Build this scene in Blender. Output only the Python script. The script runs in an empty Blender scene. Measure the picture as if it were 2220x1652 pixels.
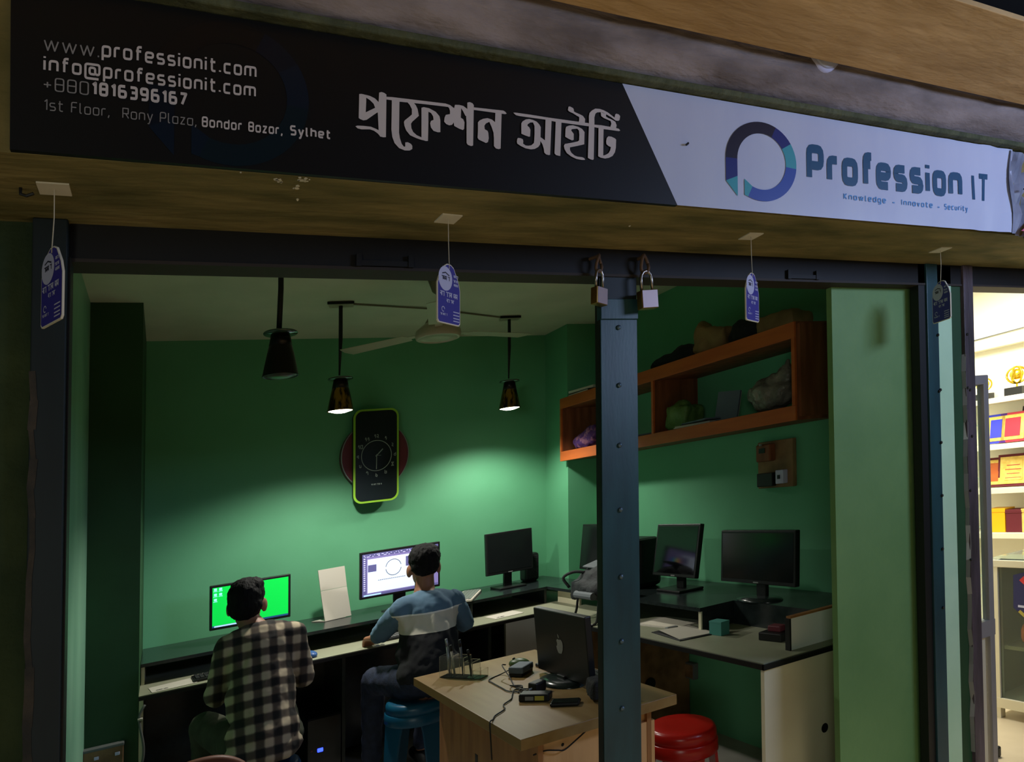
import bpy, bmesh, math, random
from mathutils import Vector, Matrix, Euler
S = bpy.context.scene
C = S.collection
random.seed(7)

# ------------------------------------------------------------------ camera
# Room axes: X along the shop front (to the right), Y into the shop, Z up; metres.
# The photograph was straightened after it was taken (plumb lines upright, level
# lines left sloping), so its film plane is slightly out of square. The place is
# built square and plumb; only the camera's own film axes carry that.
f_px, pitch, roll, skew, rise, yaw = 1538.02, 0.03248, -0.004605, 0.11691, 184.74, 0.4563
cam_data = bpy.data.cameras.new('camera')
cam = bpy.data.objects.new('camera', cam_data)
C.objects.link(cam)
cam_data.sensor_fit = 'HORIZONTAL'
cam_data.sensor_width = 36.0
cam_data.lens = 36.0 * f_px / 2220.0
cam_data.shift_y = rise / 2220.0
cam_data.clip_start = 0.02
right = Vector((math.cos(yaw), -math.sin(yaw), 0))
fwd = Vector((math.sin(yaw), math.cos(yaw), 0))
up = Vector((0, 0, 1))
f2 = fwd * math.cos(pitch) + up * math.sin(pitch)
u2 = up * math.cos(pitch) - fwd * math.sin(pitch)
ax = right * math.cos(roll) + u2 * math.sin(roll)
ay = -right * math.sin(roll) + u2 * math.cos(roll)
az = -f2
sx = (ax - ay * skew).normalized()
stand = bpy.data.objects.new('camera_stand', None)
C.objects.link(stand)
cam.parent = stand
cam.matrix_parent_inverse = Matrix(((sx.x, ay.x, az.x, 0), (sx.y, ay.y, az.y, 0), (sx.z, ay.z, az.z, 1.53), (0, 0, 0, 1)))
S.camera = cam

# ------------------------------------------------------------------ world, exposure, large lights
S.view_settings.view_transform = 'Standard'
S.view_settings.look = 'None'
S.view_settings.exposure = 0.0
S.view_settings.gamma = 1.0
S.view_settings.use_curve_mapping = False
w = bpy.data.worlds.new('night')
S.world = w
w.use_nodes = True
w.node_tree.nodes['Background'].inputs[0].default_value = (0.55, 0.6, 0.75, 1)
w.node_tree.nodes['Background'].inputs[1].default_value = 0.006


def lamp(name, kind, loc, power, col, size=0.1, target=None, shape='DISK', spread=math.pi, size_y=None):
    d = bpy.data.lights.new(name, kind)
    d.energy = power
    d.color = col
    if kind == 'AREA':
        d.shape = shape
        d.size = size
        if size_y:
            d.size_y = size_y
        d.spread = spread
    elif kind == 'SPOT':
        d.shadow_soft_size = size
        d.spot_size = spread
        d.spot_blend = .55
    else:
        d.shadow_soft_size = size
    o = bpy.data.objects.new(name, d)
    C.objects.link(o)
    o.location = loc
    if target is not None:
        o.rotation_euler = (Vector(target) - Vector(loc)).to_track_quat('-Z', 'Y').to_euler()
    return o


# unseen lights outside: the bluish tube, and two added to brighten the front
lamp('arcade_tube_light', 'AREA', (3.35, -0.25, 2.45), 30.0, (0.50, 0.64, 1.0), 0.9, (1.9, 1.6, 2.3), 'RECTANGLE', size_y=0.4)
lamp('floor_bounce_fill', 'AREA', (1.4, -1.0, 2.98), 66.0, (1.0, 0.86, 0.62), 1.0, (1.4, -1.0, 0), 'RECTANGLE', spread=math.radians(105), size_y=0.5)  # added: bounces warm light off the floor onto soffit and slab
lamp('front_left_fill', 'AREA', (-2.4, -2.4, 1.7), 23.0, (0.94, 1.0, 0.88), 1.2, (1.0, 2.0, 1.3), 'RECTANGLE', size_y=0.6)  # added soft light for the desk end, table front and pier
# ceiling fittings of the plaque shop next door
lamp('next_shop_light', 'AREA', (4.05, 2.75, 2.58), 80.0, (1.0, 0.97, 0.86), 1.1, (4.05, 2.75, 0), 'RECTANGLE', size_y=0.5)


# ------------------------------------------------------------------ materials
def lin(c):
    return tuple(((v / 255) / 12.92 if v / 255 <= 0.04045 else ((v / 255 + 0.055) / 1.055) ** 2.4) for v in c)


def mat(name, rgb, rough=0.6, metal=0.0, rgb2=None, scale=8.0, stretch=None, bump=0.0, bscale=40.0, emit=0.0,
        trans=0.0, coat=0.0, detail=4.0, lo=0.35, hi=0.65, ior=1.45, alpha=1.0):
    m = bpy.data.materials.new(name)
    m.use_nodes = True
    nt = m.node_tree
    b = nt.nodes['Principled BSDF']
    c = lin(rgb) + (1,)
    b.inputs['Base Color'].default_value = c
    b.inputs['Roughness'].default_value = rough
    b.inputs['Metallic'].default_value = metal
    b.inputs['IOR'].default_value = ior
    b.inputs['Transmission Weight'].default_value = trans
    b.inputs['Coat Weight'].default_value = coat
    b.inputs['Alpha'].default_value = alpha
    if emit:
        b.inputs['Emission Color'].default_value = c
        b.inputs['Emission Strength'].default_value = emit
    tc = None
    if rgb2 or bump:
        tc = nt.nodes.new('ShaderNodeTexCoord')
        mp = nt.nodes.new('ShaderNodeMapping')
        if stretch:
            mp.inputs['Scale'].default_value = stretch
        nt.links.new(tc.outputs['Object'], mp.inputs['Vector'])
    if rgb2:
        n = nt.nodes.new('ShaderNodeTexNoise')
        n.inputs['Scale'].default_value = scale
        n.inputs['Detail'].default_value = detail
        nt.links.new(mp.outputs[0], n.inputs['Vector'])
        r = nt.nodes.new('ShaderNodeValToRGB')
        r.color_ramp.elements[0].position = lo
        r.color_ramp.elements[1].position = hi
        r.color_ramp.elements[0].color = c
        r.color_ramp.elements[1].color = lin(rgb2) + (1,)
        nt.links.new(n.outputs['Fac'], r.inputs[0])
        nt.links.new(r.outputs[0], b.inputs['Base Color'])
        if emit:
            nt.links.new(r.outputs[0], b.inputs['Emission Color'])
    if bump:
        n2 = nt.nodes.new('ShaderNodeTexNoise')
        n2.inputs['Scale'].default_value = bscale
        n2.inputs['Detail'].default_value = 6
        nt.links.new(mp.outputs[0], n2.inputs['Vector'])
        bp = nt.nodes.new('ShaderNodeBump')
        bp.inputs['Strength'].default_value = bump
        bp.inputs['Distance'].default_value = 0.02
        nt.links.new(n2.outputs['Fac'], bp.inputs['Height'])
        nt.links.new(bp.outputs[0], b.inputs['Normal'])
    return m


M = {}
M['green'] = mat('green_wall_paint', (97, 170, 127), 0.62, rgb2=(92, 164, 121), scale=2.5, bump=0.02, bscale=55)
M['deepgreen'] = mat('deep_green', (40, 78, 46), 0.6, rgb2=(34, 68, 38), scale=3)
M['olive'] = mat('pier_green_paint', (112, 150, 92), 0.6, rgb2=(98, 138, 82), scale=2.2, bump=0.1, bscale=40)
M['facadegreen'] = mat('old_green_plaster', (58, 72, 38), 0.8, rgb2=(36, 54, 26), scale=5, bump=0.3)
M['palemint'] = mat('pale_mint_plaster', (200, 236, 200), 0.5, rgb2=(190, 228, 190), scale=5)
M['mint'] = mat('mint_gloss_paint', (142, 190, 160), 0.45, rgb2=(120, 170, 142), scale=4, stretch=(1, 1, .3), bump=0.1)
M['ceiling'] = mat('white_ceiling_paint', (212, 212, 190), 0.75, rgb2=(200, 203, 180), scale=3)
M['floor'] = mat('grey_floor_tile', (172, 168, 158), 0.4, rgb2=(156, 152, 144), scale=6)
M['street'] = mat('arcade_floor', (170, 156, 130), 0.8, rgb2=(150, 138, 116), scale=5, bump=0.2)
M['soffit'] = mat('stained_concrete_soffit', (150, 134, 86), 0.85, rgb2=(96, 92, 52), scale=4.5, stretch=(0.6, 2.2, 1), bump=0.5, bscale=14, detail=8)
M['beamplaster'] = mat('grey_beam_plaster', (160, 146, 142), 0.85, rgb2=(112, 100, 96), scale=5, stretch=(0.7, 2, 2), bump=0.9, bscale=11, detail=8)
M['slab'] = mat('tan_slab_concrete', (222, 182, 124), 0.85, rgb2=(190, 152, 98), scale=3, stretch=(0.6, 2, 1), bump=0.4, bscale=12, detail=8)
M['ledge'] = mat('mossy_ledge', (96, 100, 72), 0.9, rgb2=(66, 72, 50), scale=12, bump=0.5)
M['beamedge'] = mat('rusty_beam_edge', (46, 38, 32), 0.7)
M['blacksteel'] = mat('black_steel', (9, 9, 9), 0.65, rgb2=(20, 17, 16), scale=5, bump=0.03, lo=0.55, hi=0.8)
M['bluesteel'] = mat('blue_painted_steel', (38, 76, 82), 0.42, rgb2=(30, 60, 66), scale=6, stretch=(2, 2, 0.5), bump=0.02, bscale=60)
M['darkbluesteel'] = mat('dark_blue_steel', (17, 32, 36), 0.55, rgb2=(12, 24, 28), scale=7, stretch=(2, 2, .4))
M['purplesteel'] = mat('worn_purple_steel', (96, 82, 92), 0.5, rgb2=(60, 52, 54), scale=5, stretch=(3, 3, .4), bump=0.2)
M['rust'] = mat('rust_stain', (72, 62, 50), 0.8, rgb2=(44, 42, 36), scale=14, bump=0.3)
M['bolt'] = mat('bolt_steel', (92, 112, 124), 0.4, 0.6)
M['signblack'] = mat('sign_black_vinyl', (8, 8, 10), 0.5)
M['signwhite'] = mat('sign_white_vinyl', (206, 212, 236), 0.32, rgb2=(198, 204, 232), scale=2.0, stretch=(3, 1, .6), bump=0.05, bscale=5)
M['signletter'] = mat('sign_letter_print', (216, 206, 206), 0.45)
M['signthin'] = mat('sign_thin_letter_print', (150, 146, 146), 0.45)
M['signteal'] = mat('sign_teal_print', (0, 74, 116), 0.4)
M['signsky'] = mat('sign_sky_print', (64, 140, 206), 0.4)
M['logoblack'] = mat('logo_ink_plum', (24, 16, 44), 0.4)
M['logonavy'] = mat('logo_ink_navy', (26, 36, 118), 0.4)
M['logoteal'] = mat('logo_ink_teal', (60, 160, 176), 0.4)
M['logoblue'] = mat('logo_ink_blue', (48, 78, 172), 0.4)
M['ghost0'] = mat('ghost_ink_black', (15, 15, 18), 0.4)
M['ghost1'] = mat('ghost_ink_navy', (11, 20, 34), 0.4)
M['ghost2'] = mat('ghost_ink_teal', (10, 28, 38), 0.4)
M['canopy'] = mat('night_dark_canopy', (13, 12, 11), 0.9)
M['ghost3'] = mat('ghost_ink_blue', (11, 26, 44), 0.4)
M['pink'] = mat('pink_print', (226, 110, 150), 0.4)
M['greyvinyl'] = mat('crumpled_grey_vinyl', (150, 155, 176), 0.3, rgb2=(110, 116, 136), scale=12)
M['paper'] = mat('white_paper', (196, 190, 176), 0.8)
M['card'] = mat('white_card_edge', (226, 218, 200), 0.7)
M['cardblue'] = mat('card_blue_print', (58, 52, 150), 0.5)
M['cardlight'] = mat('card_white_print', (196, 196, 226), 0.5)
M['cardink'] = mat('card_dark_print', (50, 50, 70), 0.5)
M['string'] = mat('white_string', (200, 190, 168), 0.8)
M['brass'] = mat('lock_brass', (206, 164, 82), 0.32, 1.0, rgb2=(170, 132, 66), scale=20)
M['locksteel'] = mat('lock_brushed_nickel', (164, 146, 146), 0.5, 0.6)
M['shackle'] = mat('shackle_steel', (170, 160, 150), 0.3, 1.0)
M['rustring'] = mat('rusty_staple', (104, 80, 62), 0.7, 0.4)
M['cord'] = mat('black_cord', (16, 17, 16), 0.6)
M['shade'] = mat('dark_lamp_shade', (30, 27, 22), 0.3, 0.6)
M['shadegold'] = mat('gold_lamp_shade', (150, 112, 40), 0.22, 0.9, rgb2=(40, 32, 20), scale=18, stretch=(3, 3, .6), lo=0.45, hi=0.6)
M['glassdisc'] = mat('dark_glass_disc', (50, 70, 56), 0.15, coat=1.0)
M['bulb'] = mat('warm_bulb', (255, 246, 226), 0.5, emit=9.0)
M['bulboff'] = mat('unlit_bulb', (60, 58, 52), 0.3)
M['fan'] = mat('fan_enamel', (176, 170, 146), 0.35)
M['fandark'] = mat('fan_hub_enamel', (120, 114, 92), 0.4)
M['black'] = mat('matt_black_plastic', (17, 18, 19), 0.45)
M['blackgloss'] = mat('glossy_black_screen', (10, 11, 12), 0.08)
M['blackpanel'] = mat('screen_off_grey', (22, 26, 26), 0.16)
M['greyplastic'] = mat('grey_plastic', (104, 106, 104), 0.45)
M['silver'] = mat('silver_plastic', (150, 152, 150), 0.35, 0.4)
M['screengreen'] = mat('green_desktop_glow', (0, 196, 66), 0.5, emit=0.95)
M['screenicon'] = mat('icon_glow', (150, 232, 250), 0.5, emit=0.9)
M['screenbar'] = mat('taskbar_glow', (30, 70, 110), 0.5, emit=0.9)
M['screenlight'] = mat('taskbar_light_glow', (168, 206, 238), 0.5, emit=0.9)
M['uicanvas'] = mat('canvas_glow', (204, 216, 238), 0.5, emit=1.0)
M['uipanel'] = mat('panel_glow', (118, 108, 160), 0.5, emit=0.9)
M['uidark'] = mat('dark_panel_glow', (84, 82, 128), 0.5, emit=0.9)
M['uiline'] = mat('toolbar_mark_glow', (200, 196, 240), 0.5, emit=0.9)
M['uiink'] = mat('canvas_ink_glow', (92, 98, 112), 0.5, emit=0.9)
for nm, c in (('r', (244, 120, 70)), ('y', (240, 210, 60)), ('g', (60, 190, 80)), ('c', (40, 160, 220)), ('b', (30, 70, 190))):
    M['ui' + nm] = mat('swatch_glow_' + {'r': 'orange', 'y': 'yellow', 'g': 'green', 'c': 'cyan', 'b': 'blue'}[nm], c, 0.5, emit=0.95)
M['blueled'] = mat('blue_led', (40, 60, 255), 0.5, emit=5.0)
M['laminate'] = mat('white_laminate', (152, 154, 130), 0.42, rgb2=(144, 146, 122), scale=5)
M['boardwhite'] = mat('white_board_laminate', (240, 240, 238), 0.5)
M['beigepanel'] = mat('beige_laminate', (226, 220, 190), 0.5, rgb2=(218, 210, 180), scale=4)
M['shelfblack'] = mat('black_laminate', (30, 38, 38), 0.22, rgb2=(38, 46, 46), scale=30)
M['edgeblack'] = mat('black_edge_band', (20, 20, 18), 0.5)
M['woodlit'] = mat('lit_tan_wood', (224, 176, 120), 0.5, rgb2=(212, 162, 106), scale=4, stretch=(6, 6, 0.8))  # brighter copy of the table wood: light on the front put into colour
M['wood'] = mat('light_wood_laminate', (146, 118, 70), 0.42, rgb2=(136, 106, 60), scale=4, stretch=(6, 0.8, 6))
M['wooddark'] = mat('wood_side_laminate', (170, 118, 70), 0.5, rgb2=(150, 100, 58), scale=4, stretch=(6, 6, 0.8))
M['orange'] = mat('orange_wood_edge', (190, 98, 40), 0.5, rgb2=(172, 84, 34), scale=5, stretch=(4, .6, 4))
M['orangedark'] = mat('brown_wood_panel', (140, 84, 52), 0.55, rgb2=(104, 56, 28), scale=5, stretch=(4, 4, .6))
M['meter'] = mat('old_meter_board', (150, 118, 80), 0.7, rgb2=(110, 84, 56), scale=9)
M['clockface'] = mat('clock_black_face', (20, 30, 32), 0.34)
M['clockrim'] = mat('lime_rim', (150, 205, 60), 0.35)
M['clockmark'] = mat('clock_grey_print', (150, 164, 156), 0.5)
M['maroon'] = mat('maroon_disc', (104, 44, 54), 0.45)
M['hair'] = mat('black_hair', (9, 9, 9), 0.75, rgb2=(20, 18, 17), scale=60, stretch=(1, 1, 0.25), bump=0.5, bscale=70, ior=1.25)
M['skin'] = mat('brown_skin', (156, 108, 82), 0.55, rgb2=(144, 97, 72), scale=12)
M['denim'] = mat('blue_denim', (36, 46, 70), 0.85, rgb2=(24, 31, 48), scale=25, bump=0.2, bscale=200)
M['trousers'] = mat('dark_olive_trousers', (64, 66, 48), 0.85, rgb2=(52, 54, 40), scale=20)
M['bluestool'] = mat('blue_stool_plastic', (14, 80, 112), 0.35)
M['darkbluestool'] = mat('navy_stool_plastic', (16, 50, 78), 0.4)
M['redstool'] = mat('red_stool_plastic', (170, 24, 16), 0.28)
M['brownchair'] = mat('brown_chair_plastic', (120, 66, 42), 0.5)
M['bagblack'] = mat('dark_grey_backpack', (52, 56, 58), 0.75, rgb2=(34, 37, 39), scale=14, bump=0.3)
M['baggrey'] = mat('grey_backpack_panel', (108, 114, 118), 0.7)
M['acrylic'] = mat('clear_acrylic', (250, 252, 250), 0.03, trans=0.97, ior=1.12)
M['glass'] = mat('clear_glass', (226, 240, 232), 0.03, trans=0.96, ior=1.2)
M['teal'] = mat('teal_box_card', (70, 140, 130), 0.6)
M['yellow'] = mat('yellow_label', (196, 180, 70), 0.6)
M['mousegreen'] = mat('green_mouse_plastic', (60, 84, 40), 0.4)
M['blueobj'] = mat('blue_plastic', (44, 84, 140), 0.4)
M['tanbag'] = mat('tan_paper_bag', (150, 120, 76), 0.8, rgb2=(124, 98, 60), scale=9, bump=0.5, bscale=16)
M['greenbag'] = mat('green_plastic_bag', (110, 146, 78), 0.5, rgb2=(84, 120, 58), scale=9, bump=0.6, bscale=22)
M['clearbag'] = mat('cloudy_plastic_bag', (146, 142, 128), 0.35, rgb2=(96, 94, 84), scale=10, bump=0.9, bscale=18)
M['purple'] = mat('purple_cloth', (80, 46, 110), 0.8, rgb2=(150, 100, 130), scale=26, lo=0.5, hi=0.6)
M['darkcloth'] = mat('dark_cloth', (36, 38, 40), 0.85, rgb2=(24, 25, 26), scale=9, bump=0.5)
M['bluegrey'] = mat('blue_grey_card', (92, 104, 116), 0.6)
M['nextwall'] = mat('cream_wall_paint', (240, 238, 220), 0.7)
M['nextfloor'] = mat('pale_floor_tile', (196, 180, 150), 0.35, rgb2=(184, 168, 138), scale=4)
M['alu'] = mat('aluminium_frame', (150, 146, 148), 0.45, 0.1)
M['whiteframe'] = mat('white_frame', (222, 214, 190), 0.5)
M['gold'] = mat('gold_metal', (230, 196, 60), 0.25, 0.8)
M['goldprint'] = mat('gold_plaque', (236, 206, 110), 0.4, rgb2=(214, 178, 80), scale=30)
M['plaquered'] = mat('red_plaque_plate', (190, 50, 66), 0.4)
M['plaquemaroon'] = mat('maroon_velvet_box', (96, 22, 34), 0.7)
M['plaqueblue'] = mat('blue_plaque_box', (52, 60, 190), 0.5)
M['plaqueyellow'] = mat('yellow_box', (240, 176, 10), 0.5)
M['emblemred'] = mat('emblem_red', (204, 46, 50), 0.5)
M['emblemnavy'] = mat('emblem_navy', (30, 34, 90), 0.5)
M['orangecloth'] = mat('orange_cloth', (222, 110, 40), 0.8)
M['posterolive'] = mat('poster_gold_print', (176, 160, 70), 0.6)
M['greystone'] = mat('counter_inside_grey', (146, 136, 108), 0.7)


# ------------------------------------------------------------------ geometry helpers
def box(bm, x0, y0, z0, x1, y1, z1, bev=0.0):
    vs = [bm.verts.new((x, y, z)) for x in (x0, x1) for y in (y0, y1) for z in (z0, z1)]
    fs = [(0, 1, 3, 2), (4, 6, 7, 5), (0, 4, 5, 1), (2, 3, 7, 6), (0, 2, 6, 4), (1, 5, 7, 3)]
    faces = [bm.faces.new([vs[i] for i in f]) for f in fs]
    if bev:
        es = list({e for f in faces for e in f.edges})
        bmesh.ops.bevel(bm, geom=es, offset=bev, segments=2, affect='EDGES', profile=0.5)
    return bm


def obox(bm, c, size, rot=None, bev=0.0):
    t = bmesh.new()
    hx, hy, hz = size[0] / 2, size[1] / 2, size[2] / 2
    box(t, -hx, -hy, -hz, hx, hy, hz, bev)
    mx = Matrix.Translation(c) @ (rot.to_matrix().to_4x4() if rot else Matrix())
    join(bm, t, mx)
    return bm


def join(bm, t, mx=None):
    if mx is not None:
        bmesh.ops.transform(t, matrix=mx, verts=t.verts)
    vm = [bm.verts.new(v.co) for v in t.verts]
    t.verts.index_update()
    for f in t.faces:
        try:
            bm.faces.new([vm[v.index] for v in f.verts])
        except ValueError:
            pass
    t.free()


def prism(bm, pts, vec):
    v = Vector(vec)
    a = [bm.verts.new(p) for p in pts]
    b = [bm.verts.new(Vector(p) + v) for p in pts]
    bm.faces.new(a)
    bm.faces.new(b[::-1])
    n = len(a)
    for i in range(n):
        j = (i + 1) % n
        bm.faces.new((a[j], a[i], b[i], b[j]))
    return bm


def flat(bm, pts):
    bm.faces.new([bm.verts.new(p) for p in pts])
    return bm


def ring_frame(d):
    d = d.normalized()
    a = Vector((0, 0, 1)) if abs(d.z) < 0.9 else Vector((1, 0, 0))
    u = d.cross(a).normalized()
    return u, d.cross(u).normalized()


def cone(bm, p0, p1, r0, r1, seg=14, cap=True):
    p0, p1 = Vector(p0), Vector(p1)
    u, v = ring_frame(p1 - p0)
    A = [bm.verts.new(p0 + (u * math.cos(t) + v * math.sin(t)) * r0) for t in [2 * math.pi * i / seg for i in range(seg)]]
    B = [bm.verts.new(p1 + (u * math.cos(t) + v * math.sin(t)) * r1) for t in [2 * math.pi * i / seg for i in range(seg)]]
    for i in range(seg):
        j = (i + 1) % seg
        bm.faces.new((A[i], A[j], B[j], B[i]))
    if cap:
        bm.faces.new(A[::-1])
        bm.faces.new(B)
    return bm


def lathe(bm, prof, c=(0, 0, 0), seg=20, axis='z', close=False):
    c = Vector(c)
    rings = []
    for r, h in prof:
        ring = []
        for i in range(seg):
            t = 2 * math.pi * i / seg
            p = (r * math.cos(t), r * math.sin(t), h) if axis == 'z' else (r * math.cos(t), h, r * math.sin(t))
            ring.append(bm.verts.new(c + Vector(p)))
        rings.append(ring)
    for a, b in zip(rings, rings[1:]):
        for i in range(seg):
            j = (i + 1) % seg
            bm.faces.new((a[i], a[j], b[j], b[i]))
    if prof[0][0] > 1e-5:
        bm.faces.new(rings[0][::-1])
    if prof[-1][0] > 1e-5:
        bm.faces.new(rings[-1])
    return bm


def catmull(pts, n=6):
    P = [Vector(p) for p in pts]
    P = [P[0] * 2 - P[1]] + P + [P[-1] * 2 - P[-2]]
    out = []
    for i in range(1, len(P) - 2):
        for k in range(n):
            t = k / n
            a, b, c, d = P[i - 1], P[i], P[i + 1], P[i + 2]
            out.append(0.5 * ((2 * b) + (c - a) * t + (2 * a - 5 * b + 4 * c - d) * t * t + (3 * b - a - 3 * c + d) * t ** 3))
    out.append(P[-2])
    return out


def tube(bm, pts, r, seg=6, smooth=0):
    pts = catmull(pts, smooth) if smooth else [Vector(p) for p in pts]
    d0 = pts[1] - pts[0]
    u, v = ring_frame(d0)
    rings = []
    for i, p in enumerate(pts):
        d = (pts[min(i + 1, len(pts) - 1)] - pts[max(i - 1, 0)]).normalized()
        u = (u - d * u.dot(d)).normalized()
        v = d.cross(u)
        rr = r[i] if isinstance(r, (list, tuple)) else r
        rings.append([bm.verts.new(p + (u * math.cos(t) + v * math.sin(t)) * rr) for t in [2 * math.pi * k / seg for k in range(seg)]])
    for a, b in zip(rings, rings[1:]):
        for i in range(seg):
            j = (i + 1) % seg
            bm.faces.new((a[i], a[j], b[j], b[i]))
    bm.faces.new(rings[0][::-1])
    bm.faces.new(rings[-1])
    return bm


def ball(bm, c, r, rot=None, u=14, v=9):
    t = bmesh.new()
    bmesh.ops.create_uvsphere(t, u_segments=u, v_segments=v, radius=1.0)
    rr = r if isinstance(r, (list, tuple)) else (r, r, r)
    mx = Matrix.Translation(c) @ (Euler(rot).to_matrix().to_4x4() if rot else Matrix()) @ Matrix.Diagonal((*rr, 1))
    join(bm, t, mx)
    return bm


def nb():
    return bmesh.new()


def obj(name, bm, m, parent=None, smooth=False, world=False, bevel=0.0):
    bmesh.ops.recalc_face_normals(bm, faces=bm.faces)
    me = bpy.data.meshes.new(name)
    bm.to_mesh(me)
    bm.free()
    me.materials.append(M[m] if isinstance(m, str) else m)
    if smooth:
        me.polygons.foreach_set('use_smooth', [True] * len(me.polygons))
    o = bpy.data.objects.new(name, me)
    C.objects.link(o)
    if parent:
        o.parent = parent
        if world:
            o.location = -parent.location
    if bevel:
        md = o.modifiers.new('edge', 'BEVEL')
        md.width = bevel
        md.segments = 2
        md.limit_method = 'ANGLE'
    return o


def tag(o, label, cat, group=None, kind=None):
    o['label'] = label
    o['category'] = cat
    if group:
        o['group'] = group
    if kind:
        o['kind'] = kind
    return o


def thing(name, label, cat, loc=(0, 0, 0), rz=0.0, group=None):
    o = bpy.data.objects.new(name, None)
    o.empty_display_size = 0.05
    C.objects.link(o)
    o.location = loc
    o.rotation_euler = (0, 0, rz)
    return tag(o, label, cat, group)


def struct(name, bm, m, label, smooth=False, cat='structure'):
    o = obj(name, bm, m, smooth=smooth)
    tag(o, label, cat, kind='structure')
    return o


def B(*a, **k):
    return box(nb(), *a, **k)


def copy_tree(root, label, loc=None, rz=None):
    r = root.copy()
    C.objects.link(r)
    r['label'] = label
    if loc is not None:
        r.location = loc
    if rz is not None:
        r.rotation_euler = (0, 0, rz)
    for ch in list(root.children):
        c = ch.copy()
        C.objects.link(c)
        c.parent = r
        for g in list(ch.children):
            d = g.copy()
            C.objects.link(d)
            d.parent = c
    return r


# ------------------------------------------------------------------ lettering (flat print drawn with strokes)
GL = {
    'p': (.5, [[(0, -.28), (0, .7), (.5, .7), (.5, 0), (.02, 0)]]), 'r': (.32, [[(0, 0), (0, .7), (.34, .7)]]),
    'o': (.5, ['c', [(0, 0), (.5, 0), (.5, .7), (0, .7)]]), 'f': (.38, [[(.12, 0), (.12, 1), (.4, 1)], [(0, .7), (.36, .7)]]),
    'e': (.5, [[(.46, 0), (0, 0), (0, .7), (.5, .7), (.5, .34), (.02, .34)]]),
    's': (.46, [[(0, 0), (.46, 0), (.46, .35), (0, .35), (0, .7), (.44, .7)]]),
    'i': (.02, [[(0, 0), (0, .7)], [(0, .87), (0, 1.0)]]), 'n': (.5, [[(0, 0), (0, .7), (.5, .7), (.5, 0)]]),
    't': (.4, [[(.12, .98), (.12, 0), (.4, 0)], [(0, .7), (.38, .7)]]), 'c': (.46, [[(.46, .7), (0, .7), (0, 0), (.46, 0)]]),
    'm': (.84, [[(0, 0), (0, .7), (.84, .7), (.84, 0)], [(.42, .7), (.42, 0)]]),
    'w': (.8, [[(0, .7), (.2, 0), (.4, .7), (.6, 0), (.8, .7)]]), '.': (.05, [[(.02, 0), (.02, .12)]]),
    ',': (.1, [[(.08, .1), (0, -.16)]]), '-': (.3, [[(0, .35), (.3, .35)]]),
    '@': (.95, [[(.9, -.2), (0, -.2), (0, .86), (.95, .86), (.95, .1), (.66, .1), (.66, .6), (.28, .6), (.28, .1), (.64, .1)]]),
    '+': (.44, [[(0, .42), (.44, .42)], [(.22, .2), (.22, .64)]]),
    '8': (.5, ['c', [(0, 0), (.5, 0), (.5, 1), (0, 1)], [(0, .52), (.5, .52)]]), '0': (.5, ['c', [(0, 0), (.5, 0), (.5, 1), (0, 1)]]),
    '1': (.2, [[(0, .8), (.2, 1), (.2, 0)]]), '6': (.5, [[(.46, 1), (0, 1), (0, 0), (.5, 0), (.5, .56), (.02, .56)]]),
    '3': (.48, [[(0, 1), (.48, 1), (.48, 0), (0, 0)], [(.1, .52), (.48, .52)]]),
    '9': (.5, [[(.04, 0), (.5, 0), (.5, 1), (0, 1), (0, .45), (.48, .45)]]), '7': (.46, [[(0, 1), (.46, 1), (.14, 0)]]),
    'F': (.48, [[(0, 0), (0, 1), (.48, 1)], [(0, .52), (.42, .52)]]), 'l': (.16, [[(0, 1), (0, 0), (.16, 0)]]),
    'R': (.52, [[(0, 0), (0, 1), (.5, 1), (.5, .46), (0, .46)], [(.26, .46), (.54, 0)]]),
    'y': (.48, [[(0, .7), (.22, .04)], [(.48, .7), (.17, -.28), (.02, -.28)]]),
    'P': (.52, [[(0, 0), (0, 1), (.52, 1), (.52, .42), (.02, .42)]]), 'a': (.5, [[(.5, .7), (0, .7), (0, 0), (.48, 0)], [(.5, .7), (.5, 0)]]),
    'z': (.44, [[(0, .7), (.42, .7), (.02, 0), (.44, 0)]]),
    'B': (.52, ['c', [(0, 0), (.52, 0), (.52, 1), (0, 1)], [(0, .53), (.5, .53)]]), 'd': (.5, [[(.5, .7), (0, .7), (0, 0), (.5, 0)], [(.5, 1), (.5, 0)]]),
    'S': (.5, [[(0, 0), (.5, 0), (.5, .52), (0, .52), (0, 1), (.48, 1)]]), 'h': (.5, [[(0, 0), (0, 1)], [(0, .7), (.5, .7), (.5, 0)]]),
    'I': (.02, [[(0, 0), (0, 1)]]), 'T': (.56, [[(0, 1), (.56, 1)], [(.28, 1), (.28, 0)]]),
    'K': (.5, [[(0, 0), (0, 1)], [(.48, 1), (.06, .5), (.5, 0)]]), 'g': (.5, [[(.5, 0), (0, 0), (0, .7), (.5, .7), (.5, -.28), (.04, -.28)]]),
    'v': (.46, [[(0, .7), (.23, 0), (.46, .7)]]), 'u': (.5, [[(0, .7), (0, 0), (.5, 0), (.5, .7)]]),
    'N': (.52, [[(0, 0), (0, 1), (.52, 0), (.52, 1)]]), 'G': (.52, [[(.52, 1), (0, 1), (0, 0), (.52, 0), (.52, .46), (.28, .46)]]),
    ' ': (.22, []),
}
SHARP = set('wvyKN1z7R,')


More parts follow.
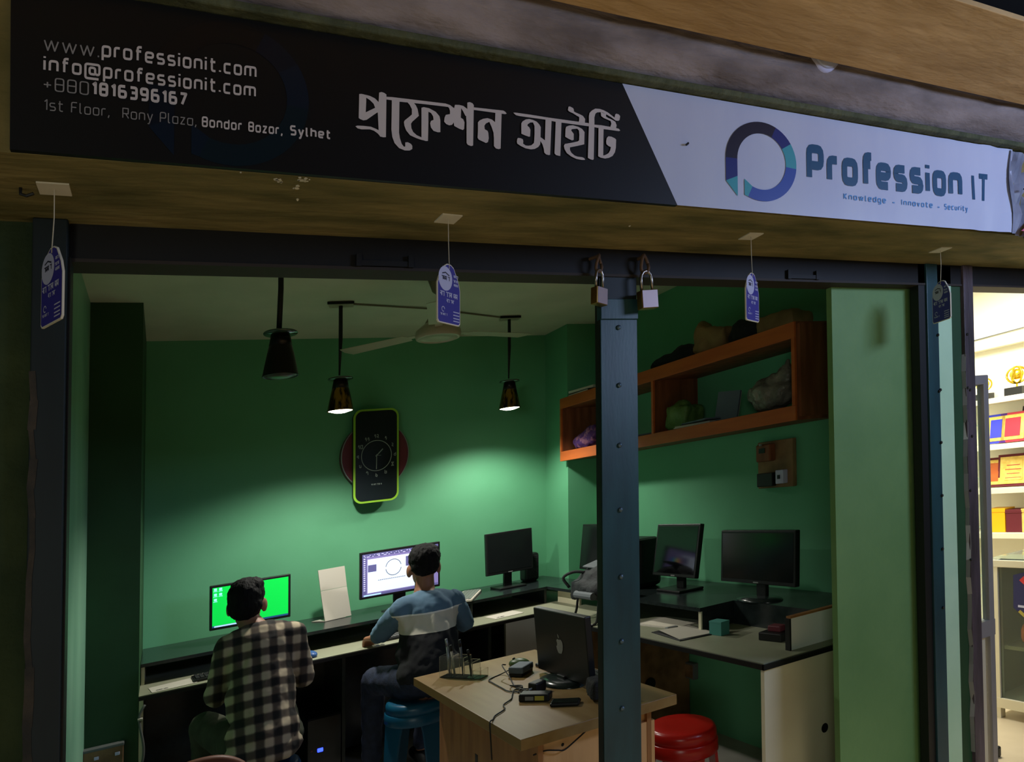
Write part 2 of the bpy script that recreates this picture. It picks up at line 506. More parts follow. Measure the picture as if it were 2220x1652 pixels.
def rounded(pts, r, closed):
    n = len(pts)
    out = []
    for i in range(n):
        p = Vector(pts[i])
        if not closed and i in (0, n - 1):
            out.append(p)
            continue
        a, b = Vector(pts[i - 1]) - p, Vector(pts[(i + 1) % n]) - p
        ra, rb = min(r, a.length * .48), min(r, b.length * .48)
        q0, q1 = p + a.normalized() * ra, p + b.normalized() * rb
        for t in (0, .34, .67, 1):
            out.append(q0 * (1 - t) ** 2 + p * 2 * t * (1 - t) + q1 * t * t)
    return out


def stroke2d(pts, wt, closed=False):
    """quads of a ribbon of width wt along a 2-D polyline"""
    n = len(pts)
    L, R = [], []
    for i in range(n):
        p = pts[i]
        a = pts[i - 1] if (i > 0 or closed) else None
        b = pts[(i + 1) % n] if (i < n - 1 or closed) else None
        ds = []
        if a is not None and (p - a).length > 1e-9:
            ds.append((p - a).normalized())
        if b is not None and (b - p).length > 1e-9:
            ds.append((b - p).normalized())
        d = ds[0] if len(ds) == 1 else (ds[0] + ds[1])
        if d.length < 1e-6:
            d = ds[0]
        d = d.normalized()
        nrm = Vector((-d.y, d.x))
        k = 1.0
        if len(ds) == 2:
            k = 1 / max(.45, nrm.dot(Vector((-ds[0].y, ds[0].x))))
        L.append(p + nrm * wt * .5 * k)
        R.append(p - nrm * wt * .5 * k)
    q = []
    for i in range(n if closed else n - 1):
        j = (i + 1) % n
        q.append((R[i], R[j], L[j], L[i]))
    return q


def text(bm, s, x0, x1, z0, h, wt, y, gap=.26, put=None):
    """print s between x0 and x1 on baseline z0 in the plane at y; wt is the stroke in units of h"""
    put = put or (lambda a, b: (a, y, b))
    cnt = [0]
    adv = 0
    for ch in s:
        adv += GL[ch][0] + gap + wt
    adv -= gap
    k = (x1 - x0) / adv
    cx = 0
    for ch in s:
        wd, st = GL[ch]
        closed = False
        for pl in st:
            if pl == 'c':
                closed = True
                continue
            pts = rounded([(cx + wt / 2 + a, b + wt / 2 * (1 - 2 * min(1, max(0, b)))) for a, b in pl], .02 if ch in SHARP else .15, closed)
            for quad in stroke2d(pts, wt, closed):
                cnt[0] += 1
                dy = -.00002 * (cnt[0] % 40)
                vs = [bm.verts.new(Vector(put(x0 + v.x * k, z0 + v.y * h)) + Vector((0, dy, 0))) for v in quad]
                try:
                    bm.faces.new(vs)
                except ValueError:
                    pass
            closed = False
        cx += wd + gap + wt
    return bm


def scribble(bm, x0, x1, z0, h, put, rnd, wt=.2):
    """a line of small headline script, too small to read"""
    x = x0
    while x < x1 - h * .4:
        n = rnd.randint(2, 4)
        e = min(x1, x + n * h * .8)
        for a, b in stroke2d_pts([(x, z0 + h), (e, z0 + h)], h * wt * .8, put, bm):
            pass
        k = x
        while k < e - h * .4:
            c = k + h * .62
            kind = rnd.randint(0, 2)
            stroke2d_pts([(c, z0 + h), (c, z0)], h * wt, put, bm)
            if kind == 0:
                stroke2d_pts([(c, z0 + .1 * h), (k + .1 * h, z0 + .55 * h), (c, z0 + .75 * h)], h * wt, put, bm)
            elif kind == 1:
                stroke2d_pts([(k + .1 * h, z0 + h), (k + .15 * h, z0 + .3 * h), (c, z0 + .5 * h)], h * wt, put, bm)
            k += h * .78
        x = e + h * .5


def stroke2d_pts(pts, wt, put, bm):
    for q in stroke2d([Vector(p) for p in pts], wt):
        bm.faces.new([bm.verts.new(put(v.x, v.y)) for v in q])
    return []


# ================================================================== STRUCTURE
ZC, ZD, ZS, ZF = 2.668, 0.745, 0.857, 2.228     # ceiling, desk, monitor shelf, soffit over the opening
YB, XW = 4.69, 2.846                            # back wall, right wall
XL = -0.314                                     # left wall

struct('floor', B(-1.2, 1.6, -.06, 2.9, 5.0, 0), 'floor', 'pale grey floor of the green computer room', cat='floor')
struct('street', B(-4, -4, -.12, 8, 1.6, -.01), 'street', 'dull arcade floor in front of the shops', cat='floor')
struct('floor_next_shop', B(2.9, 1.6, -.06, 5.6, 5.0, 0), 'nextfloor', 'pale tiled floor of the bright shop next door', cat='floor')
struct('wall_back', B(-1.2, YB, 0, 3.0, YB + .15, ZC + .1), 'green', 'green back wall with the phone-shaped clock on it', cat='wall')
struct('wall_left', B(XL - .15, 1.86, 0, XL, YB, ZC + .1), 'mint', 'narrow mint green left wall just inside the opening', cat='wall')
struct('wall_right', B(XW, 1.86, 0, 2.97, YB, ZC + .1), 'green', 'green right wall behind the orange wall shelf', cat='wall')
struct('ceiling', B(-1.2, 1.86, ZC, 3.0, YB + .1, ZC + .12), 'ceiling', 'pale ceiling the pendant lamps and the fan hang from', cat='ceiling')
struct('trim_1', B(XL, 3.9, 0, -.09, YB, ZC), 'deepgreen', 'dark green square column in the left back corner', cat='column')  # column coloured a darker green than the walls
struct('trim_2', B(2.584, 4.365, 0, XW, YB, ZC), 'green', 'green column in the right back corner beside the shelf', cat='column')
struct('trim_3', B(2.232, 1.845, 0, XW, 1.868, 2.6), 'olive', 'broad olive green pier at the right end of the opening', cat='column')

# lintel over the opening, its soffit, the plaster beam and the slab above the sign
struct('lintel', B(-1.2, 1.485, ZF, 5.4, 1.86, 2.535), 'soffit', 'stained concrete lintel the shop sign is fixed to', cat='beam')
struct('trim_4', B(-1.2, 1.45, 2.535, 5.4, 1.60, 2.552, .004), 'ledge', 'thin mossy ledge along the top edge of the sign', cat='ledge')
bm = nb()
prof = [(1.60, 2.55), (1.50, 2.552), (1.462, 2.575), (1.44, 2.61), (1.425, 2.65), (1.43, 2.70), (1.45, 2.76), (1.47, 2.95), (1.60, 2.95)]
n = 60
rings = []
rnd = random.Random(3)
for i in range(n + 1):
    x = -1.2 + 6.6 * i / n
    rings.append([bm.verts.new((x, y + (rnd.uniform(-.006, .006) if 0 < j < 8 else 0), z + (rnd.uniform(-.004, .004) if 0 < j < 8 else 0))) for j, (y, z) in enumerate(prof)])
for a, b in zip(rings, rings[1:]):
    for j in range(len(prof)):
        k = (j + 1) % len(prof)
        bm.faces.new((a[j], a[k], b[k], b[j]))
bm.faces.new(rings[0])
bm.faces.new(rings[-1][::-1])
struct('beam', bm, 'beamplaster', 'rough grey plaster beam running above the sign', smooth=True, cat='beam')
struct('trim_5', B(-1.6, 1.10, 2.645, 5.6, 1.395, 2.66, .002), 'slab', 'tan concrete slab projecting above the plaster beam', cat='slab')
struct('canopy', B(-2.5, -3.0, 3.05, 6.5, 1.6, 3.15), 'canopy', 'overhead slab coloured near black for the night sky', cat='slab')  # the night's darkness is put into this slab's colour
struct('facade_upper_wall', B(-1.2, 1.60, 2.535, 5.4, 1.86, 3.1), 'beamplaster', 'grey wall face hidden behind the sign', cat='wall')

# left facade
struct('facade_left_wall', B(-1.6, 1.80, 0, -.25, 1.95, ZF), 'facadegreen', 'old dark green wall left of the shutter guide', cat='wall')

# shutter steelwork
t = thing('shutter_beam', 'long black steel beam under the soffit across the whole opening', 'beam', (0, 1.8, 0))
obj('beam_web', B(-.185, -.004, 2.15, 5.2, .06, ZF), 'blacksteel', t)
obj('beam_flange', B(-.185, -.007, 2.1425, 5.2, .07, 2.1505), 'beamedge', t)
for x in (.445, 1.955):
    q = nb()
    box(q, x, -.012, 2.152, x + .14, -.004, 2.166)
    box(q, x - .006, -.014, 2.150, x + .008, -.004, 2.182)
    box(q, x + .132, -.014, 2.150, x + .146, -.004, 2.182)
    obj('slot_bracket', q, 'blacksteel', t)

t = thing('shutter_guide', 'dark blue steel shutter guide at the left edge of the opening', 'post', (-.217, 1.8, 0))
obj('guide_channel', B(-.033, -.03, 0, .031, .035, ZF, .003), 'darkbluesteel', t)
q = nb()
rnd = random.Random(5)
pts = []
for i in range(26):
    z = .35 + i * .062
    pts.append((-.028 + rnd.uniform(-.004, .004) + (.012 if z < .62 else 0), -.0312, z))
for a, b in zip(pts, pts[1:]):
    wd = rnd.uniform(.006, .012)
    flat(q, [(a[0] - wd * .5, a[1], a[2]), (a[0] + wd, a[1], a[2]), (b[0] + wd, b[1], b[2]), (b[0] - wd * .5, b[1], b[2])])
obj('rust_streak', q, 'rust', t)
obj('guide_slot', B(.030, -.02, 0, .036, .03, ZF - .08), 'edgeblack', t)

t = thing('shutter_post', 'blue painted steel post with bolts in the middle of the opening', 'post', (1.25, 1.8, 0))
obj('post_front', B(-.067, 0, 0, .067, .004, 2.012, .0015), 'bluesteel', t)
obj('post_channel', B(-.0675, .004, 0, .064, .03, 2.14), 'edgeblack', t)
obj('post_cap', B(-.068, -.004, 2.012, .069, .02, 2.075, .002), 'bluesteel', t)
obj('post_head', B(-.060, -.002, 2.075, .064, .02, ZF), 'darkbluesteel', t)
for z in (1.987, 1.809, 1.625, 1.428, 1.225, 1.03, .829, .63, .43):
    obj('bolt', lathe(nb(), [(.008, 0), (.008, -.003), (.005, -.006), (0.0001, -.007)], (-.003, -.0005, z), 8, axis='y'), 'bolt', t, smooth=True)

# right pillar with its strips
t = thing('shutter_pillar', 'narrow pillar of blue, mint and purple strips at the right of the opening', 'post', (2.67, 1.8, 0))
obj('guide_slot', B(-.01, -.004, 0, .03, .03, ZF), 'edgeblack', t)
obj('guide_plate', B(.03, -.012, 0, .098, .03, ZF, .002), 'bluesteel', t)
obj('mint_plaster', B(.098, -.004, 0, .197, .06, ZF, .004), 'palemint', t)
obj('green_plaster', B(.197, .0, 0, .262, .06, ZF), 'deepgreen', t)
obj('corner_angle', B(.262, -.014, 0, .325, .05, ZF, .003), 'purplesteel', t)
q = nb()
rnd = random.Random(9)
pz = [(.255 + rnd.uniform(-.006, .006), .25 + i * .07) for i in range(24)]
for (a, za), (b, zb) in zip(pz, pz[1:]):
    wd = rnd.uniform(.003, .009)
    flat(q, [(a, -.0008, za), (a + wd, -.0150, za), (b + wd, -.0150, zb), (b, -.0008, zb)])
obj('paint_scrape', q, 'silver', t)
for x, z in ((.088, 1.94), (.095, 1.72), (.088, 1.715), (.092, 1.51), (.09, 1.30), (.085, 1.09), (.08, .86), (.275, 1.94), (.27, 1.72), (.285, 1.71), (.29, 1.52), (.27, 1.30), (.262, 1.02)):
    obj('bolt', lathe(nb(), [(.006, 0), (.006, -.004), (0.0001, -.006)], (x, -.013, z), 7, axis='y'), 'edgeblack', t, smooth=True)
struct('wall_party', B(2.97, 1.86, 0, 3.0, 5.0, ZC + .1), 'nextwall', 'cream party wall between the two shops', cat='wall')

# paint flecks and nail hook on the soffit
q = nb()
rnd = random.Random(2)
for (x, y, k) in ((.127, 1.482, 1), (.205, 1.504, 3), (.215, 1.510, 3), (.254, 1.495, 6), (.268, 1.50, 3), (.257, 1.598, 2), (.247, 1.534, 3), (1.16, 1.62, 1)):
    for j in range(k):
        cx, cy, r = x + rnd.uniform(-.008, .008), y + rnd.uniform(-.006, .006), rnd.uniform(.002, .006)
        prism(q, [(cx + r * math.cos(a) * rnd.uniform(.6, 1.2), cy + r * math.sin(a) * rnd.uniform(.6, 1.2), ZF) for a in (0, 1.2, 2.4, 3.6, 5)], (0, 0, -.0015))
tag(obj('paint_flecks', q, 'card'), 'chips of pale paint on the soffit under the black part of the sign', 'paint', kind='stuff')
tag(obj('nail_hook', tube(nb(), [(-.25, 1.628, ZF), (-.25, 1.628, ZF - .012), (-.24, 1.626, ZF - .016), (-.228, 1.622, ZF - .012)], .003), 'edgeblack'),
    'black bent nail in the soffit beside the left tag plate', 'hook')

# round flat lamp, half hidden behind the slab
t = thing('round_ceiling_lamp', 'round white disc lamp on the grey beam above the sign', 'lamp', (1.716, 1.432, 2.70))
obj('lamp_body', lathe(nb(), [(.062, .02), (.064, 0), (.060, -.012)], seg=28, axis='y'), 'cardlight', t, smooth=True)
obj('diffuser', lathe(nb(), [(.056, -.0125), (.05, -.016), (.0001, -.018)], seg=28, axis='y'), 'signwhite', t, smooth=True)

# ================================================================== SHOP SIGN
YS = 1.474
t = thing('shop_sign', 'long vinyl shop sign, half black and half white, above the opening', 'sign', (1.2, YS, 2.38))


def spart(name, bm, m, lab=None):
    o = obj(name, bm, m, t, world=True)
    if lab:
        o['label'] = lab
    return o


TOP, BOT = 2.532, ZF + .001
spart('black_field', prism(nb(), [(-.243, YS, BOT), (1.211, YS, BOT), (1.04, YS, TOP), (-.246, YS, TOP)], (0, .012, 0)), 'signblack', 'black left half of the sign')
# white field with gentle waves
bm = nb()
nx, nz = 60, 8
rnd = random.Random(4)
G = []
for i in range(nx + 1):
    col = []
    for j in range(nz + 1):
        v = j / nz
        xl = 1.211 + (1.04 - 1.211) * v
        x = xl + (2.70 + .015 * v - xl) * i / nx
        z = BOT + (TOP - BOT) * v
        amp = max(0, (x - 2.1)) ** 1.5 * .012
        y = YS - .0005 - amp * (.6 + .5 * math.sin(x * 31 + z * 9) + .4 * math.sin(x * 57 - z * 20))
        col.append(bm.verts.new((x, y, z)))
    G.append(col)
for i in range(nx):
    for j in range(nz):
        bm.faces.new((G[i][j], G[i + 1][j], G[i + 1][j + 1], G[i][j + 1]))
wf = spart('white_field', bm, 'signwhite', 'white right half of the sign')
wf.data.polygons.foreach_set('use_smooth', [True] * len(wf.data.polygons))
# crumpled end
bm = nb()
G = []
for i in range(9):
    col = []
    for j in range(9):
        v = j / 8
        x = 2.69 + .165 * i / 8 + .01 * math.sin(v * 7)
        z = BOT - .004 + (TOP - BOT) * v
        y = YS - .008 + (.026 * i / 8) + rnd.uniform(-.011, .011) * min(1, i / 2)
        col.append(bm.verts.new((x, y, z)))
    G.append(col)
for i in range(8):
    for j in range(8):
        a, b, c, d = G[i][j], G[i + 1][j], G[i + 1][j + 1], G[i][j + 1]
        bm.faces.new((a, b, c))
        bm.faces.new((a, c, d))
spart('crumpled_end', bm, 'greyvinyl', 'crumpled grey right end of the sign')
spart('pink_corner', prism(nb(), [(2.715, YS - .026, BOT), (2.86, YS - .022, BOT), (2.86, YS - .022, BOT + .085), (2.79, YS - .024, BOT + .04)], (0, .002, 0)), 'pink', 'pink printed corner at the crumpled end')
YT = YS - .0012

LOGOTYPE = [[67,211,72,212,82,211,82,197,81,173,83,157,76,155,69,157,66,159],[82,211,90,210,101,206,110,198,110,174,106,176,102,184,98,194,90,201,82,205],[81,173,102,186,110,194,110,174,106,176,83,157,78,161],[110,220,115,222,121,221,126,218,125,124,119,123,112,124,108,131,109,138,107,177,109,201],[59,140,63,142,77,143,92,143,102,140,110,137,112,125,107,130,99,135,90,137,72,135,64,136],[126,213,140,214,262,216,272,214,282,208,271,206,267,209,210,208,155,206,138,207,126,207],[138,208,155,208,154,137,156,125,160,113,165,107,168,108,168,117,174,118,181,115,184,111,184,104,178,100,167,99,154,103,144,113,139,126,137,142],[172,208,186,209,192,203,196,195,199,180,194,175,184,165,181,160,182,150,186,142,194,136,206,132,208,126,194,129,179,134,170,144,166,154,165,162,167,166,178,176,183,181,183,193,178,202],[205,199,210,201,221,199,221,167,220,126,215,125,205,127],[210,201,223,200,238,194,247,185,249,176,249,149,243,148,233,150,227,157,225,166,227,172,233,175,232,183,227,190,221,192],[282,208,284,216,294,217,304,216,314,210,315,192,309,194,304,203,299,210,298,188,304,185,307,178,306,163,303,160,294,162,282,167,281,175,277,169,270,167,263,169,258,174,259,183,262,190,272,193,272,200,270,207],[314,225,320,227,327,225,330,221,328,127,323,125,315,127,312,131,312,178,311,191,314,210],[330,216,404,218,409,216,413,212,409,210,378,210,330,210],[384,212,400,212,397,127,392,125,385,126,380,131,380,150,379,163,374,176,369,186,379,190,383,188],[381,189,375,193,364,195,353,192,344,187,340,182,340,162,339,146,342,142,360,136,365,139,367,148,366,160,364,165,357,168,356,176,360,182,369,187,377,176],[430,216,435,217,477,217,523,216,639,216,639,208,618,208,547,208,513,210,446,210,437,211],[651,214,675,215,702,214,719,213,727,212,731,208,727,206,681,206,651,208],[516,212,533,216,531,181,528,125,524,124,517,125,512,129,511,138,507,149,501,157,501,166,507,163,514,159],[451,168,451,193,454,198,463,204,472,206,482,205,492,202,499,196,503,190,502,165,501,148,496,141,486,135,476,133,462,134,450,138,440,143,439,148,440,154,442,157,449,157,455,155,456,149,455,145,462,141,469,141,477,143,484,149,485,156,486,171,486,191,482,199,475,198,468,193,467,189,472,186,475,180,474,164,471,163,461,165],[544,210,560,211,556,125,552,125,544,126,540,130],[580,250,584,251,593,248,595,244,595,240,600,238,612,235,621,232,627,225,626,213,607,212,610,220,610,228,604,230,593,235,582,238,578,241],[570,174,571,193,573,199,581,203,592,205,607,203,618,199,625,192,624,161,605,155,583,149,583,143,587,136,596,130,605,128,618,128,624,126,626,122,617,121,601,122,586,127,574,134,568,143,566,151,569,156,588,161,605,166,609,169,610,183,609,194,604,198,589,195,587,192,589,189,594,184,594,169,589,167,579,170],[638,215,638,234,640,242,647,249,657,255,670,256,682,254,694,250,705,244,714,239,716,248,720,250,727,249,731,245,729,235,725,232,717,232,706,238,691,244,679,248,672,248,662,246,657,242,654,232,654,215,652,155,651,126,648,124,641,125,634,128],[673,248,689,245,688,239,694,236,706,233,716,229,720,220,718,212,701,214,704,222,702,229,694,231,682,234,674,238],[666,212,681,212,680,185,679,138,687,141,695,146,700,154,702,162,695,164,689,168,688,175,690,184,695,189,704,189,714,186,718,183,717,162,714,150,707,140,696,134,684,131,671,132,664,135]]
bm = nb()
for n_, g in enumerate(LOGOTYPE):
    flat(bm, [(.3 + g[i] / 1000, YT - .00006 * n_, 2.2 + g[i + 1] / 1000) for i in range(0, len(g), 2)])
spart('shop_name_lettering', bm, 'signletter', 'large pale Bengali shop name')
for s, x0, x1, z0, h, wt, m in (
        ('www.', -.196, -.110, 2.412, .028, .09, 'signthin'), ('professionit.com', -.107, .161, 2.415, .030, .155, 'signletter'),
        ('info@professionit.com', -.196, .160, 2.375, .029, .155, 'signletter'), ('+880', -.196, -.126, 2.340, .025, .09, 'signthin'),
        ('1816396167', -.122, .036, 2.341, .026, .21, 'signletter'), ('1st Floor,  Rony Plaza,', -.194, .053, 2.304, .0205, .10, 'signthin'),
        ('Bondor Bazar,', .062, .212, 2.304, .021, .17, 'signletter'), ('Sylhet', .226, .308, 2.306, .021, .19, 'signletter')):
    spart('contact_lettering', text(nb(), s, x0, x1, z0, h, wt, YT, gap=.17), m)
YT2 = YS - .0022
YW = YS - .018


def waved(a, b):
    amp = max(0, (a - 2.1)) ** 1.5 * .012
    return (a, YS - .0016 - amp * (.6 + .5 * math.sin(a * 31 + b * 9) + .4 * math.sin(a * 57 - b * 20)), b)


spart('brand_lettering', text(nb(), 'Profession', 1.688, 2.418, 2.333, .113, .235, YT2, gap=.13, put=waved), 'signteal', 'large teal brand name')
spart('brand_lettering', text(nb(), 'I', 2.476, 2.492, 2.325, .103, .18, YT2, gap=.0, put=waved), 'signteal')
spart('brand_lettering', text(nb(), 'T', 2.508, 2.568, 2.325, .103, .18, YT2, gap=.0, put=waved), 'signteal')
for s, x0, x1 in (('Knowledge', 1.842, 2.034), ('-', 2.062, 2.078), ('Innovate', 2.108, 2.262), ('-', 2.286, 2.302), ('Security', 2.325, 2.447)):
    spart('slogan_lettering', text(nb(), s, x0, x1, 2.290 if s != '-' else 2.288, .0195, .17, YT2, put=waved), 'signsky')


def logo(cx, cz, rx, rz, wx, wz, y, mats, xs):
    """ring with a stem at its left, cut into coloured segments; returns (material, polygon) pairs"""
    def P(a, o):
        r = math.radians(a)
        return (cx + (rx - (0 if o else wx)) * math.cos(r), y, cz + (rz - (0 if o else wz)) * math.sin(r))
    for m, a0, a1 in ((mats[0], 66, 180), (mats[1], 33, 66), (mats[2], -5, 33), (mats[3], -114, -5)):
        n = max(4, int(abs(a1 - a0) / 6))
        bm = nb()
        for i in range(n):
            a, b = a0 + (a1 - a0) * i / n, a0 + (a1 - a0) * (i + 1) / n
            flat(bm, [P(a, 1), P(b, 1), P(b, 0), P(a, 0)])
        spart('logo_segment', bm, m)
    l, li = cx - rx, cx - rx + wx
    zk = cz - .57 * rz
    spart('logo_segment', flat(nb(), [(l, y, cz), (l, y, zk), (li, y, zk + .14 * rz), (li, y, cz)]), mats[1])
    spart('logo_segment', flat(nb(), [(l, y, zk), (li, y, cz - .93 * rz), (li, y, zk + .14 * rz)]), mats[2])
    g = cx - .5 * rx
    spart('logo_segment', flat(nb(), [(g, y, cz - .48 * rz), P(-114, 0), P(-114, 1), (g, y, cz - .88 * rz)]), mats[2])


logo(1.512, 2.374, .134, .114, .042, .033, YT2, ('logoblack', 'logonavy', 'logoteal', 'logoblue'), 0)
logo(.117, 2.377, .146, .144, .043, .043, YS - .0006, ('ghost0', 'ghost1', 'ghost3', 'ghost2'), 0)
for x, z in ((1.244, 2.395), (2.75, 2.385)):
    y = YS if x < 2 else YS - .02
    spart('nail', tube(nb(), [(x, y + .002, z), (x - .004, y - .012, z - .002)], .003), 'edgeblack')


# ================================================================== HANGING TAGS
def hang_tag(loc, rz, label, plate_turn):
    t = thing('hanging_tag', label, 'tag', loc, rz, 'blue paper tags hanging from the soffit')
    o = obj('mount_plate', B(-.027, -.026, -.003, .027, .026, 0), 'card', t)
    o.rotation_euler = (0, 0, plate_turn - rz)
    obj('string', tube(nb(), [(0, 0, -.002), (.001, 0, -.06), (0, -.003, -.129)], .0011), 'string', t)
    out = [(-.042, -.259), (.042, -.259), (.0475, -.253), (.0475, -.168), (.040, -.145), (.020, -.114), (.008, -.108), (-.008, -.108), (-.022, -.116), (-.041, -.145), (-.0475, -.160), (-.0475, -.253)]
    cd = obj('card', prism(nb(), [(x, -.002, z) for x, z in out], (0, .004, 0)), 'card', t)
    cd.location = (0, 0, -.009)
    inn = [(x * .955, -.1825 + (z + .1825) * .965) for x, z in out]
    obj('card_print', prism(nb(), [(x, -.0024, z) for x, z in inn], (0, .0003, 0)), 'cardblue', cd)
    obj('back_print', prism(nb(), [(x, .0021, z) for x, z in inn], (0, .0003, 0)), 'cardblue', cd)
    yy = -.0029
    bm = nb()
    flat(bm, [(max(-.044, -.016 + .0285 * math.cos(a)), yy, -.147 + .0305 * math.sin(a)) for a in [2 * math.pi * i / 28 for i in range(28)]])
    obj('round_print', bm, 'cardlight', cd)
    rnd = random.Random(11)
    put = lambda a, b: (a, yy - .0004, b)
    bm = nb()
    scribble(bm, -.032, .002, -.151, .009, put, rnd, .28)
    stroke2d_pts([(-.03, -.136), (-.016, -.132), (0, -.138)], .003, put, bm)
    obj('round_lettering', bm, 'cardink', cd)
    bm = nb()
    for x0, x1, z, h in ((-.038, .042, -.192, .011), (-.012, .02, -.206, .008), (.018, .038, -.139, .006), (.016, .04, -.151, .006), (.018, .042, -.161, .006), (-.038, -.008, -.240, .005)):
        scribble(bm, x0, x1, z, h, put, rnd, .26)
    for z in (-.226, -.234, -.242, -.249):
        for a, b in ((.016, .042),):
            stroke2d_pts([(a, z), (b, z)], .0026, put, bm)
    lathe_pts = [(-.026 + .006 * math.cos(a), -.2245 + .006 * math.sin(a)) for a in [2 * math.pi * i / 12 for i in range(11)]]
    stroke2d_pts(lathe_pts, .002, put, bm)
    obj('card_lettering', bm, 'cardlight', cd)
    return t


R = math.radians
hang_tag((-.194, 1.62, ZF), R(-62), 'blue tag hanging in front of the left shutter guide, turned almost edge-on', 0)
hang_tag((.634, 1.645, ZF), R(33), 'blue tag hanging under the Bengali shop name, its printed face clearly visible', R(4))
hang_tag((1.628, 1.635, ZF), R(22), 'blue tag hanging right of the two padlocks, in front of the orange shelf', R(-4))
hang_tag((2.575, 1.65, ZF), R(-110.6), 'dark shaded tag hanging in front of the striped right pillar', R(-6))


# ================================================================== PADLOCKS
def padlock(loc, rz, label, lean, sc_):
    t = thing('padlock', label, 'padlock', loc, rz, 'padlocks at the head of the blue post')
    t.rotation_euler = (0, lean, rz)
    obj('lock_body', B(-.0265, -.011, -.125, .0265, .011, -.077, .002), 'brass', t)
    obj('face_plate', B(-.0245, -.0122, -.1235, .0245, -.0105, -.0785), 'locksteel', t)
    pts = [(-.017, 0, -.078), (-.017, 0, -.045)] + [(-.017 * math.cos(a), 0, -.045 + .02 * math.sin(a)) for a in (.5, 1.05, 1.57, 2.1, 2.65)] + [(.017, 0, -.045), (.017, 0, -.078)]
    obj('lock_shackle', tube(nb(), pts, .0042, 8), 'shackle', t, smooth=True)
    st = [(.011 * math.cos(q), .002 + .004 * math.sin(q * 2), -.006 + .024 * math.sin(q)) for q in [2 * math.pi * i / 14 for i in range(15)]]
    obj('staple', tube(nb(), st, .0045, 6), 'rustring', t, smooth=True)
    obj('staple_pin', cone(nb(), (0, .002, .016), (0, .034, .016), .005, .005, 8), 'rustring', t)
    t.scale = (sc_, sc_, sc_)
    return t


padlock((1.158, 1.765, 2.178), R(24), 'brass and nickel padlock hanging at the left side of the post', R(2), 1.06)
padlock((1.323, 1.765, 2.182), R(2), 'nickel faced padlock hanging at the right side of the post', R(-4), 1.18)

# ================================================================== SHOP NEXT DOOR
struct('wall_next_right', B(5.25, 1.6, 0, 5.35, 5.0, ZC), 'nextwall', 'cream shelf wall of the bright shop next door', cat='wall')
struct('wall_next_back', B(2.97, 4.9, 0, 5.35, 5.0, ZC), 'nextwall', 'cream back wall of the bright shop next door', cat='wall')
struct('ceiling_next', B(2.97, 1.86, ZC, 5.35, 5.0, ZC + .1), 'nextwall', 'white ceiling of the bright shop next door', cat='ceiling')
struct('trim_6', B(5.16, 1.7, 2.11, 5.25, 4.9, 2.155, .004), 'whiteframe', 'cornice rail on the cream shelf wall', cat='cornice')
tag(obj('wall_cable', tube(nb(), [(5.235, 1.9, 2.275), (5.24, 2.5, 2.235), (5.235, 2.75, 2.215), (5.24, 3.2, 2.20)], .004), 'greyplastic'),
    'thin cable clipped along the wall above the cornice', 'cable')
t = thing('ceiling_fitting', 'grey box fitting on the ceiling of the bright shop', 'lamp', (4.55, 2.35, ZC))
obj('fitting_body', B(-.10, -.16, -.05, .10, .16, 0, .004), 'greyplastic', t)
obj('fitting_tube', cone(nb(), (0, -.15, -.06), (0, .15, -.06), .012, .012, 10), 'bulb', t, smooth=True)

for z, lab in ((1.735, 'top shelf board in the bright shop, under the gold globe trophy'), (1.42, 'shelf board under the blue and red plaques'),
               (1.125, 'shelf board under the parchment style plaques'), (.825, 'lowest shelf board, under the yellow boxes')):
    tag(obj('wall_shelf', B(5.0, 2.1, z - .018, 5.25, 3.7, z + .018, .002), 'whiteframe'), lab, 'shelf', 'white wall shelves next door')


def trophy(y, z, s, label):
    t = thing('globe_trophy', label, 'trophy', (5.1, y, z), 0, 'globe trophies on the top shelf')
    obj('trophy_base', B(-.05 * s, -.055 * s, 0, .05 * s, .055 * s, .055 * s, .003), 'black', t)
    obj('trophy_stem', cone(nb(), (0, 0, .054 * s), (0, 0, .085 * s), .006, .006, 8), 'gold', t)
    bm = nb()
    for k in range(3):
        a = k * 1.05
        pts = [Vector((math.cos(a) * math.cos(q), math.sin(a) * math.cos(q), math.sin(q))) * .055 * s + Vector((0, 0, .135 * s)) for q in [2 * math.pi * i / 20 for i in range(20)]]
        tube(bm, pts + [pts[0]], .007 * s, 5)
    obj('globe_rings', bm, 'gold', t, smooth=True)
    obj('globe_leaf', ball(nb(), (0, 0, .14 * s), (.03 * s, .045 * s, .036 * s), u=10, v=7), 'gold', t, smooth=True)


trophy(2.775, 1.753, 1.0, 'gold globe trophy on a black block, fully visible on the top shelf')
trophy(2.985, 1.753, .8, 'gold trophy peeping over the top of the tall glass showcase')


def plaque(y, z, w, h, frame, face, label, tilt=.16, border='goldprint', lines=0):
    t = thing('award_plaque', label, 'plaque', (5.06, y, z), 0, 'award plaques on the shelves next door')
    e = Euler((0, tilt, 0))
    obj('plaque_back', obox(nb(), (.02 + h * tilt * .5, 0, h / 2 + .004), (.016, w, h), e, .002), frame, t)
    b = obj('plaque_border', obox(nb(), (.0105 + h * tilt * .5, 0, h / 2 + .005), (.004, w * .84, h * .84), e), border, t)
    obj('plaque_plate', obox(nb(), (.0075 + h * tilt * .5, 0, h / 2 + .006), (.003, w * .56, h * .62), e), face, t)
    for k in range(lines):
        obj('plaque_line', obox(nb(), (.0055 + h * tilt * .5 + (.1 - .09 * k) * h * tilt, 0, h * (.68 - .13 * k)), (.002, w * (.4 + .1 * (k % 2)), h * .018), e), 'plaquered', t)
    return t


